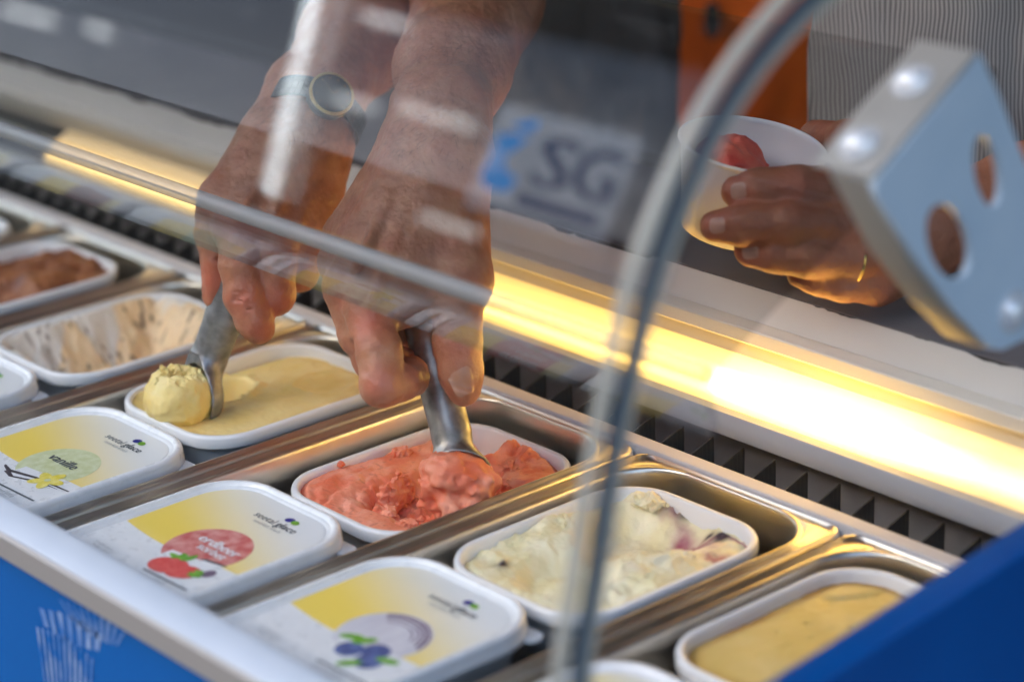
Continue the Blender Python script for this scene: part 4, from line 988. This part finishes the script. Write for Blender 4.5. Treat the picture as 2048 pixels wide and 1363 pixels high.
# --- second server: left hand holding the cup
def cup_hand():
    W_ = [(0.3372, 0.0317, 0.1526), (0.3537, 0.0674, 0.1528), (0.3687, 0.1207, 0.1586), (0.3846, 0.2443, 0.1565)]
    pts = np.array(W_+[(0.2703, -0.0683, 0.1856), (0.3228, -0.0440, 0.1207), (0.2418, 0.0684, 0.1971)], float)
    f = SDF(pts.min(0)-.05, pts.max(0)+.05, .0015)
    f.chain([(W_[0], .0265), (W_[1], .0290), (W_[2], .0335), (W_[3], .042)], k=0, kk=.012)
    for a, b, ra, rb in (((0.3431, 0.0385, 0.1669), (0.3240, -0.0053, 0.1809), .0215, .0150), ((0.3472, 0.0339, 0.1591), (0.3326, -0.0147, 0.1641), .0215, .0155), ((0.3483, 0.0330, 0.1466), (0.3381, -0.0135, 0.1432), .0205, .0145), ((0.3495, 0.0367, 0.1362), (0.3446, 0.0027, 0.1238), .019, .0130)): f.cone(a, b, ra, rb, k=.011)
    f.chain([((0.3240, -0.0053, 0.1809), .0145), ((0.3184, -0.0219, 0.1860), .0122), ((0.3118, -0.0349, 0.1885), .0132), ((0.3019, -0.0465, 0.1881), .0114), ((0.2949, -0.0519, 0.1873), .0117), ((0.2817, -0.0559, 0.1842), .0100)], k=.005, kk=.006)
    f.chain([((0.3326, -0.0147, 0.1641), .0148), ((0.3261, -0.0347, 0.1680), .0124), ((0.3192, -0.0495, 0.1703), .0134), ((0.3067, -0.0626, 0.1700), .0116), ((0.2987, -0.0690, 0.1694), .0120), ((0.2807, -0.0739, 0.1661), .0102)], k=.004, kk=.006)
    f.chain([((0.3381, -0.0135, 0.1432), .0140), ((0.3277, -0.0430, 0.1499), .0124), ((0.3130, -0.0559, 0.1516), .0113), ((0.2967, -0.0608, 0.1504), .0096)], k=.004, kk=.006)
    f.chain([((0.3446, 0.0027, 0.1238), .0122), ((0.3363, -0.0204, 0.1289), .0105), ((0.3248, -0.0304, 0.1320), .0095), ((0.3139, -0.0343, 0.1330), .0082)], k=.004, kk=.006)
    f.chain([((0.3414, 0.0454, 0.1683), .021), ((0.3085, 0.0502, 0.1867), .0155), ((0.2718, 0.0588, 0.1905), .0125), ((0.2335, 0.0682, 0.1848), .0105)], k=.009, kk=.008)
    f.disp(lambda x, y, z: .0006*fbm(x*90+9, y*90, z*90, 3))
    return f.surf()
sh2 = vec((T2[0], T2[1], .47))
p2 = nmesh('person', *cat([cup_hand(), rest_of_body(T2, [[((0.3846, 0.2443, 0.1565), .042), ((0.3657, 0.4127, 0.1461), .046), (sh2+.16*RT, .055)], [(sh2-.15*RT, .055), (sh2-.09*RT+.16*FW-vec((0, 0, .25)), .045), (sh2+.02*RT+.17*FW-vec((0, 0, .40)), .036)]])]), M_skin2)
tag(p2, 'person in a striped grey shirt holding a paper cup, fingers wrapped round it', 'person')
redattr(p2, [((0.2883, -0.0629, 0.1871), .010, .6), ((0.2874, -0.0807, 0.1691), .010, .6), ((0.3020, -0.0663, 0.1530), .010, .6), ((0.3186, -0.0446, 0.1920), .010, .4)])
for c, t in (((0.2896, -0.0620, 0.1875), RT), ((0.2888, -0.0796, 0.1695), RT), ((0.3036, -0.0667, 0.1534), RT)): nail(p2, c, -RT+.25*FW*0, -FW*.92-RT*.42+UPV*.05, .0105, .0125, M_nail2)
# ring on the ring finger
mb = MB(); a, b = vec((0.3404, -0.0083, 0.1418)), vec((0.3362, -0.0184, 0.1442)); d = (a-b)/np.linalg.norm(a-b); e1 = np.cross(d, UPV); e1 /= np.linalg.norm(e1); e2 = np.cross(d, e1); cc = (a+b)/2
mb.tube([tuple(cc+.0146*(e1*math.cos(k*math.pi/12)+e2*math.sin(k*math.pi/12))) for k in range(25)], .0014, 8, cap=False)
M_gold = mat('gold', (.85, .58, .18), .2, 1.)
mb.build('ring', M_gold, p2, smooth=True)
# striped shirt
M_stripe = bpy.data.materials.new('striped_shirt_cloth'); M_stripe.use_nodes = True; N = M_stripe.node_tree.nodes; Lk = M_stripe.node_tree.links
p = N['Principled BSDF']; p.inputs['Roughness'].default_value = .9
tc = N.new('ShaderNodeTexCoord'); dp = N.new('ShaderNodeVectorMath'); dp.operation = 'DOT_PRODUCT'; dp.inputs[1].default_value = (.66/.0027, .75/.0027, .02/.0027)
Lk.new(tc.outputs['Object'], dp.inputs[0])
nz = N.new('ShaderNodeTexNoise'); nz.inputs['Scale'].default_value = 14; Lk.new(tc.outputs['Object'], nz.inputs[0])
na = N.new('ShaderNodeMath'); na.operation = 'MULTIPLY_ADD'; na.inputs[1].default_value = 4.; Lk.new(nz.outputs['Fac'], na.inputs[0]); Lk.new(dp.outputs['Value'], na.inputs[2])
sn = N.new('ShaderNodeMath'); sn.operation = 'SINE'; mm = N.new('ShaderNodeMath'); mm.operation = 'MULTIPLY'; mm.inputs[1].default_value = 6.283; Lk.new(na.outputs[0], mm.inputs[0]); Lk.new(mm.outputs[0], sn.inputs[0])
mr = N.new('ShaderNodeMapRange'); mr.inputs[1].default_value = -.5; mr.inputs[2].default_value = .6; Lk.new(sn.outputs[0], mr.inputs[0])
mx = N.new('ShaderNodeMix'); mx.data_type = 'RGBA'; mx.inputs[6].default_value = (.11, .105, .105, 1); mx.inputs[7].default_value = (.26, .25, .24, 1); Lk.new(mr.outputs[0], mx.inputs[0]); Lk.new(mx.outputs[2], p.inputs['Base Color'])
shirt('striped_shirt', T2, M_stripe, p2, [[(sh2+.16*RT, .075), (vec((0.3657, 0.4127, 0.1461))*.45+.55*(sh2+.16*RT), .065)], [(sh2-.14*RT, .07), (sh2-.11*RT+.10*FW-vec((0, 0, .14)), .058)]], .105, .165, .115, .007)
trousers(T2, p2, .12, .15); hair(T2, p2)

# ------------------------------------------------------------------ wristwatch
wc = vec((-0.0223, -0.1340, 0.2091)); wn_ = -FW*.86+RT*.38+UPV*.33; wn_ /= np.linalg.norm(wn_)
ax = vec((-0.0637, -0.1135, 0.2005))-vec((-0.0496, -0.1432, 0.1768)); ax /= np.linalg.norm(ax)          # along the arm
ax = ax-(ax@wn_)*wn_; ax /= np.linalg.norm(ax); sx2 = np.cross(wn_, ax)
wt = empty('wristwatch', tuple(wc), 'round wristwatch with black dial and beaded gold bezel on the left wrist', 'watch')
MW = Matrix(((sx2[0], ax[0], wn_[0]), (sx2[1], ax[1], wn_[1]), (sx2[2], ax[2], wn_[2])))
def wpart(name, mb_, m, **kw):
    mb_.V = [tuple(MW @ Vector(v)) for v in mb_.V]; return mb_.build(name, m, wt, **kw)
M_bez = mat('beaded_bezel', (.55, .40, .16), .3, 1.); M_watch = mat('watch_steel', (.11, .108, .105), .4, 1.); M_dial = mat('black_dial', (.008, .008, .012), .25, spec=.4)
def disc(r0, r1, z0, z1, n=48):
    P = []; mbq = MB()
    V = []; F = []
    for r, z in ((r0, z0), (r1, z1)): V += [(r*math.cos(2*math.pi*k/n), r*math.sin(2*math.pi*k/n), z) for k in range(n)]
    F = [(k, (k+1) % n, n+(k+1) % n, n+k) for k in range(n)]; return V, F, n
mb = MB(); V, F, n = disc(.0155, .0165, -.009, -.004); mb.add(V, F+[list(range(n))[::-1]]); V, F, n = disc(.0165, .0150, -.004, -.0008); mb.add(V, F); wpart('case', mb, M_watch, auto=40)
mb = MB()
for k in range(44):
    a = 2*math.pi*k/44; mb.sphere((.0150*math.cos(a), .0150*math.sin(a), .0003), .0009, 8, 6)
V, F, n = disc(.0160, .0140, -.0008, .0003); mb.add(V, F); wpart('bezel', mb, M_bez, smooth=True)
mb = MB(); V, F, n = disc(.0140, .0001, .0002, .0002); mb.add(V, F); wpart('dial', mb, M_dial)
mb = MB()
for k in range(12):
    a = 2*math.pi*k/12; mb.sphere((.0112*math.cos(a), .0112*math.sin(a), .0005), .0007, 6, 5)
wpart('hour_markers', mb, M_gold, smooth=True)
for nm, a, l in (('hour_hand', 2.2, .006), ('minute_hand', .6, .0095)):
    mb = MB(); c_, s_ = math.cos(a), math.sin(a); mb.add([(-.0005*s_, .0005*c_, .0007), (.0005*s_, -.0005*c_, .0007), (l*c_+.0003*s_, l*s_-.0003*c_, .0007), (l*c_-.0003*s_, l*s_+.0003*c_, .0007)], [(0, 1, 2, 3)]); wpart(nm, mb, M_gold)
mb = MB(); mb.tube([(.0165, 0, -.004), (.0190, 0, -.004)], .0022, 10); wpart('crown', mb, M_watch, auto=40)
# bracelet: links round the wrist
mb = MB(); RW = .0315
for k in range(3, 46):
    a = 2*math.pi*k/48; ca, sa = math.cos(a), math.sin(a)
    # circle in the plane (sx2, wn) below the case
    for dy, wq in ((-.0058, .0042), (0, .0062), (.0058, .0042)):
        ctr = (RW*sa*1.05, dy, -RW-.003+RW*ca)
        hw = .0019; hy = wq/2
        t_ = (ca, 0, -sa); n_ = (sa, 0, ca)
        V = []
        for s1 in (-1, 1):
            for s2 in (-1, 1):
                for s3 in (-1, 1): V.append((ctr[0]+t_[0]*hw*s1+n_[0]*.0012*s3, ctr[1]+hy*s2, ctr[2]+t_[2]*hw*s1+n_[2]*.0012*s3))
        mb.add(V, [(0, 1, 3, 2), (4, 6, 7, 5), (0, 4, 5, 1), (2, 3, 7, 6), (0, 2, 6, 4), (1, 5, 7, 3)])
wpart('bracelet', mb, M_watch)

# ------------------------------------------------------------------ paper cup with a red scoop
cc = vec((0.2443, -0.0030, 0.1956)); axc = vec((0, 0, 1.))+RT*.16-FW*.12; axc /= np.linalg.norm(axc)
e1 = RT-(RT@axc)*axc; e1 /= np.linalg.norm(e1); e2 = np.cross(axc, e1)
cp = empty('paper_cup', tuple(cc-axc*.078), 'white paper cup held in the hand behind the glass edge', 'cup')
def lathe(prof, n=48):
    V = []; F = []
    for r, h in prof: V += [tuple(axc*.078+axc*h+r*(e1*math.cos(2*math.pi*k/n)+e2*math.sin(2*math.pi*k/n))) for k in range(n)]
    for i in range(len(prof)-1):
        for k in range(n): F.append((i*n+k, i*n+(k+1) % n, (i+1)*n+(k+1) % n, (i+1)*n+k))
    return V, F
M_cup = mat('white_paper', (.74, .66, .60), .4, sss=.6, sssr=(.02, .014, .008))
V, F = lathe([(.0005, -.054), (.0355, -.054), (.0360, -.058), (.0370, -.058), (.0455, -.003)]+[(.0468+.0013*math.cos(a), .0+.0013*math.sin(a)) for a in np.linspace(-2.6, 2.6, 9)]+[(.0447, -.003), (.0360, -.053), (.0005, -.053)])
mesh('cup_wall', V, F, M_cup, cp)
V, F = lump(tuple(cc-e1*.012+e2*.012-axc*.024), .024, 51, .16, (1, 1, .85)); V2, F2 = lump(tuple(cc-axc*.040), .024, 52, .16, (1.2, 1.2, .5)); 
M_red = icemat('red_ice', (.58, .07, .05), (.66, .16, .10), nscale=60, bump=.7)
tag(nmesh('ice_cream', *cat([(V, F), (V2, F2)]), M_red), 'red scoop of ice cream inside the white paper cup', 'ice cream')

# ------------------------------------------------------------------ curved front glass with its thick end edge
PA = [(-.4500, .0250), (-.4600, .070), (-.466, .114), (-.458, .139), (-.450, .172), (-.442, .209), (-.4335, .236), (-.424, .2675), (-.417, .285), (-.404, .307), (-.391, .328), (-.371, .3525), (-.343, .375), (-.318, .389), (-.285, .402), (-.24, .412), (-.18, .418), (-.10, .421)]
def smooth_prof(P, n):
    P = np.array(P, float); d = np.r_[0, np.cumsum(np.linalg.norm(np.diff(P, axis=0), axis=1))]
    u = np.linspace(0, d[-1], n); Q = np.stack([np.interp(u, d, P[:, i]) for i in (0, 1)], 1)
    for _ in range(6): Q[1:-1] = .25*Q[:-2]+.5*Q[1:-1]+.25*Q[2:]
    return Q
def sheet(name, Q, th, x0, x1, mats, nx=1, parent=None, ends=1, last=None):
    T_ = np.gradient(Q, axis=0); T_ /= np.linalg.norm(T_, axis=1)[:, None]; Nn = np.stack([-T_[:, 1], T_[:, 0]], 1)   # to the left of travel
    A, B = Q+Nn*th/2, Q-Nn*th/2; n = len(Q); V = []; F = []; I = []
    xs = np.linspace(x0, x1, nx+1)
    for x in xs: V += [(x, *p) for p in A]+[(x, *p) for p in B]
    m = 2*n
    for k in range(nx):
        for i in range(n-1):
            F.append((k*m+i, k*m+i+1, (k+1)*m+i+1, (k+1)*m+i)); I.append(0)
            F.append((k*m+n+i, (k+1)*m+n+i, (k+1)*m+n+i+1, k*m+n+i+1)); I.append(0)
        F.append((k*m, (k+1)*m, (k+1)*m+n, k*m+n)); I.append(1)
        F.append((k*m+n-1, k*m+2*n-1, (k+1)*m+2*n-1, (k+1)*m+n-1)); I.append(1)
    for k in (0, nx):
        for i in range(n-1): F.append((k*m+i, k*m+n+i, k*m+n+i+1, k*m+i+1)); I.append(1)
    o = mesh(name, V, F, mats, parent, True, I); fixn(o); autosmooth(o, 50); return o
QA = smooth_prof(PA, 70)
XA = .575
ga = empty('curved_glass_front', (0, -.47, .04), 'curved front glass with dark thick end edge in front of the tubs', 'glass')
def rel(o, e): o.parent = e; o.matrix_parent_inverse = Matrix.Translation(-Vector(e.location)); return o
rel(sheet('glass_sheet', QA, .0095, X0, XA, [M_glass, M_edge]), ga)
T_ = np.gradient(QA, axis=0); T_ /= np.linalg.norm(T_, axis=1)[:, None]; Nn = np.stack([-T_[:, 1], T_[:, 0]], 1)
for s_ in (1, -1):
    mb = MB(); mb.tube([(XA-.004, *(q+nn*s_*.0082)) for q, nn in zip(QA, Nn)], .0034, 8); rel(mb.build('edge_bead', M_edge_bead, None, smooth=True), ga)

# ------------------------------------------------------------------ bent acrylic shelf between the tubs and the hands
XB = .46
PB = [(-.2590, .1420), (-.2625, .1580), (-.2650, .1700), (-.2660, .1750)]
for k in range(1, 7):
    a = k/6; PB.append((-.2660+.0065*a*a*.8+.001*a, .1750+.0042*a*(1.3-.3*a)))
y_, z_ = PB[-1]
PB += [(y_+d*math.cos(R_(27)), z_+d*math.sin(R_(27))) for d in (.006, .03, .07, .12, .17, .22, .25)]
QB = smooth_prof(PB, 60); QB[:, 1] -= .007
gb = empty('bent_acrylic_shelf', (0, -.26, .17), 'clear bent acrylic guard reflecting the lids in front of the hands', 'sneeze guard')
k_ = int(np.argmin(np.abs(QB[:, 1]-.172)))
rel(sheet('acrylic_sheet', QB[k_:], .005, X0, XB, [M_glassB, M_glassB], nx=1), gb)
rel(sheet('turned_down_lip', QB[:k_-1], .005, X0, XB, [M_lip, M_lip], nx=1), gb)
mb = MB(); mb.tube([(X0, -.2650, .1700), (XB, -.2650, .1700)], .0054, 16); rel(mb.build('front_bead', M_nose, None, auto=60), gb)

# ------------------------------------------------------------------ bracket
br = empty('glass_bracket', (.56, -.2, .25), 'white metal bracket with oval holes and domed bolts holding the glass', 'bracket')
xb = .560
def holed_plate(outline, holes, x0, x1, m, name):
    c = bpy.data.curves.new('c', 'CURVE'); c.dimensions = '2D'; c.fill_mode = 'BOTH'; c.extrude = abs(x1-x0)/2; c.bevel_depth = .0006
    for P in [outline]+holes:
        sp = c.splines.new('POLY'); sp.points.add(len(P)-1); sp.use_cyclic_u = True
        for q, (a, b) in zip(sp.points, P): q.co = (a, b, 0, 1)
    o = bpy.data.objects.new('c', c); COL.objects.link(o)
    me = bpy.data.meshes.new_from_object(o.evaluated_get(bpy.context.evaluated_depsgraph_get())); bpy.data.objects.remove(o); bpy.data.curves.remove(c)
    me.transform(Matrix(((0, 0, 1, (x0+x1)/2), (1, 0, 0, 0), (0, 1, 0, 0), (0, 0, 0, 1))))
    me.materials.clear(); me.materials.append(m); ob = link(name, me); rel(ob, br); return ob
out = [(-.181, .336), (-.256, .290), (-.2545, .283), (-.225, .246), (-.195, .212), (-.166, .184), (-.155, .180), (-.110, .182), (-.098, .20), (-.105, .235), (-.143, .275), (-.165, .312)]
h1 = circ(-.2005, .2475, .0135, .0250, 28, .62); h2 = circ(-.1725, .277, .0095, .0215, 28, .40)
holed_plate(out, [h1, h2], xb-.003, xb, M_bracket, 'side_plate')
# flange towards the glass, folded from the plate
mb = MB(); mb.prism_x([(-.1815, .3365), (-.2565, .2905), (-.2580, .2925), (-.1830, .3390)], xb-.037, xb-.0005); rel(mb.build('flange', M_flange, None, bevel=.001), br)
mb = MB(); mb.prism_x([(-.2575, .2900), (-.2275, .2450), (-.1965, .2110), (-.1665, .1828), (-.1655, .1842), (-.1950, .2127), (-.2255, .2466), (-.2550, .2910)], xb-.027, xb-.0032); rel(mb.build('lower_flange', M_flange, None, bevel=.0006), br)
def bolt(c, n, r=.0085):
    n = vec(n); n /= np.linalg.norm(n); t = np.cross(n, (0, .3, 1.)); t /= np.linalg.norm(t); s_ = np.cross(n, t); mbq = MB(); V = []; F = []; k = 20
    pr_ = [(1.25*r, 0), (1.25*r, .0012), (r, .0014), (r*.92, .0038), (r*.7, .0056), (r*.4, .0066), (r*.05, .007)]
    for rad, h in pr_: V += [tuple(vec(c)+n*h+rad*(t*math.cos(2*math.pi*i/k)+s_*math.sin(2*math.pi*i/k))) for i in range(k)]
    for j in range(len(pr_)-1):
        for i in range(k): F.append((j*k+i, j*k+(i+1) % k, (j+1)*k+(i+1) % k, (j+1)*k+i))
    mbq.add(V, F); rel(mbq.build('bolt', M_bolt, None, auto=40), br)
fn_ = (0, -.46, .75)
bolt((xb-.020, -.2065, .3250), fn_); bolt((xb-.020, -.2440, .3020), fn_); bolt((xb, -.148, .1985), (1, 0, 0), .009)

# ------------------------------------------------------------------ sticker on the inside of the curved glass
def ontoA(x, t):   # x and arc length fraction -> point on the outer face
    u = np.linspace(0, 1, len(QA)); q = np.array([np.interp(t, u, QA[:, i]) for i in (0, 1)]); nn = np.array([np.interp(t, u, Nn[:, i]) for i in (0, 1)])
    return q, nn
M_stw = bpy.data.materials.new('sticker_film'); M_stw.use_nodes = True; M_stw.node_tree.nodes['Principled BSDF'].inputs['Base Color'].default_value = (.50, .56, .64, 1); M_stw.node_tree.nodes['Principled BSDF'].inputs['Alpha'].default_value = .18; M_stw.node_tree.nodes['Principled BSDF'].inputs['Roughness'].default_value = .5
M_stb = mat('sticker_blue', (.0, .10, .28), .8, spec=.1); M_std = mat('sticker_dark_blue', (.001, .006, .03), 1., spec=.0)
_d = np.r_[0, np.cumsum(np.linalg.norm(np.diff(QA, axis=0), axis=1))]
def onA(x, s, off):
    i = [np.interp(s, _d, QA[:, 0]), np.interp(s, _d, QA[:, 1])]; nn = [np.interp(s, _d, Nn[:, 0]), np.interp(s, _d, Nn[:, 1])]
    sg = 1 if nn[0] < 0 else -1
    return (x, i[0]+sg*nn[0]*(.0042+off), i[1]+sg*nn[1]*(.0042+off))
s0 = float(np.interp(-.4125, QA[:, 0], _d)); s1 = float(np.interp(-.3860, QA[:, 0], _d))
SX0, SX1 = .454, .546
mb = MB(); na_, nb_ = 12, 10
V = []; F = []
for j in range(nb_+1):
    for i in range(na_+1): V.append(onA(SX0+(SX1-SX0)*i/na_, s0+(s1-s0)*j/nb_, .0002))
for j in range(nb_):
    for i in range(na_):
        a = j*(na_+1)+i; F.append((a, a+1, a+na_+2, a+na_+1))
mb.add(V, F, 0)
def stp(P, z, mi): mb.add([onA(SX0+(SX1-SX0)*a, s0+(s1-s0)*b, .0002+z*.00015) for a, b in P], [list(range(len(P)))], mi)
stp([(.05, .28), (.06, .70), (.15, .74), (.28, .74), (.16, .52), (.20, .40), (.30, .36), (.27, .22), (.12, .20)], 1, 1); stp([(.12, .82), (.28, .93), (.30, .82), (.20, .78)], 1, 1)
for ch, a0, w_ in (('S', .385, .25), ('G', .655, .28)):
    V, F = text_poly(ch, 1.); xs = [v[0] for v in V]; ys = [v[1] for v in V]
    for dx in (-.012, .0, .012):
        mb.add([onA(SX0+(SX1-SX0)*(a0+dx+(v[0]-min(xs))/(max(xs)-min(xs))*w_), s0+(s1-s0)*(.34+(v[1]-min(ys))/(max(ys)-min(ys))*.48), .0004+dx*.004) for v in V], F, 2)
stp([(.34, .14), (.34, .25), (.92, .25), (.92, .14)], 1, 2)
st = mb.build('glass_sticker', [M_stw, M_stb, M_std])
tag(st, 'blue and white sticker with dark blue letters on the curved glass', 'sticker')

# ------------------------------------------------------------------ things standing behind the servers
M_or = mat('orange_fabric', (.80, .15, .012), .85, col2=(.62, .10, .008), nscale=10, bump=.4, bscale=40, bdist=.004)
oc = vec((-0.4659, 0.7380, 0.0327)); f = SDF(oc-vec((.16, .16, .36)), oc+vec((.16, .16, .24)), .007)
X = (f.lo[0]+f.h*np.arange(f.n[0]))[:, None, None]-oc[0]; Y = (f.lo[1]+f.h*np.arange(f.n[1]))[None, :, None]-oc[1]; Z = (f.lo[2]+f.h*np.arange(f.n[2]))[None, None, :]-oc[2]
u = (X*RT[0]+Y*RT[1])/math.hypot(RT[0], RT[1]); v = (X*FW[0]+Y*FW[1])/math.hypot(FW[0], FW[1])
q = np.maximum(np.maximum(np.abs(u+.012*Z/.1)-.072, np.abs(v)-.05), np.maximum(Z-.19, -.30-Z)); f.a[:] = np.minimum(q-.015, .03)
f.disp(lambda x, y, z: .007*fbm(x*14, y*14, z*7, 3))
bag = nmesh('orange_bag', *f.surf(), M_or); tag(bag, 'orange fabric bag hanging behind the paper cup and the striped shirt', 'bag')
mb = MB(); c_ = oc-FW*.072-RT*.040+UPV*.0
mb.add([tuple(c_+RT*(.009*math.cos(a))+UPV*(.020*math.sin(a))-FW*.004) for a in np.linspace(0, 2*math.pi, 24, endpoint=False)], [list(range(24))])
mb.build('dark_print', M_dark, bag)
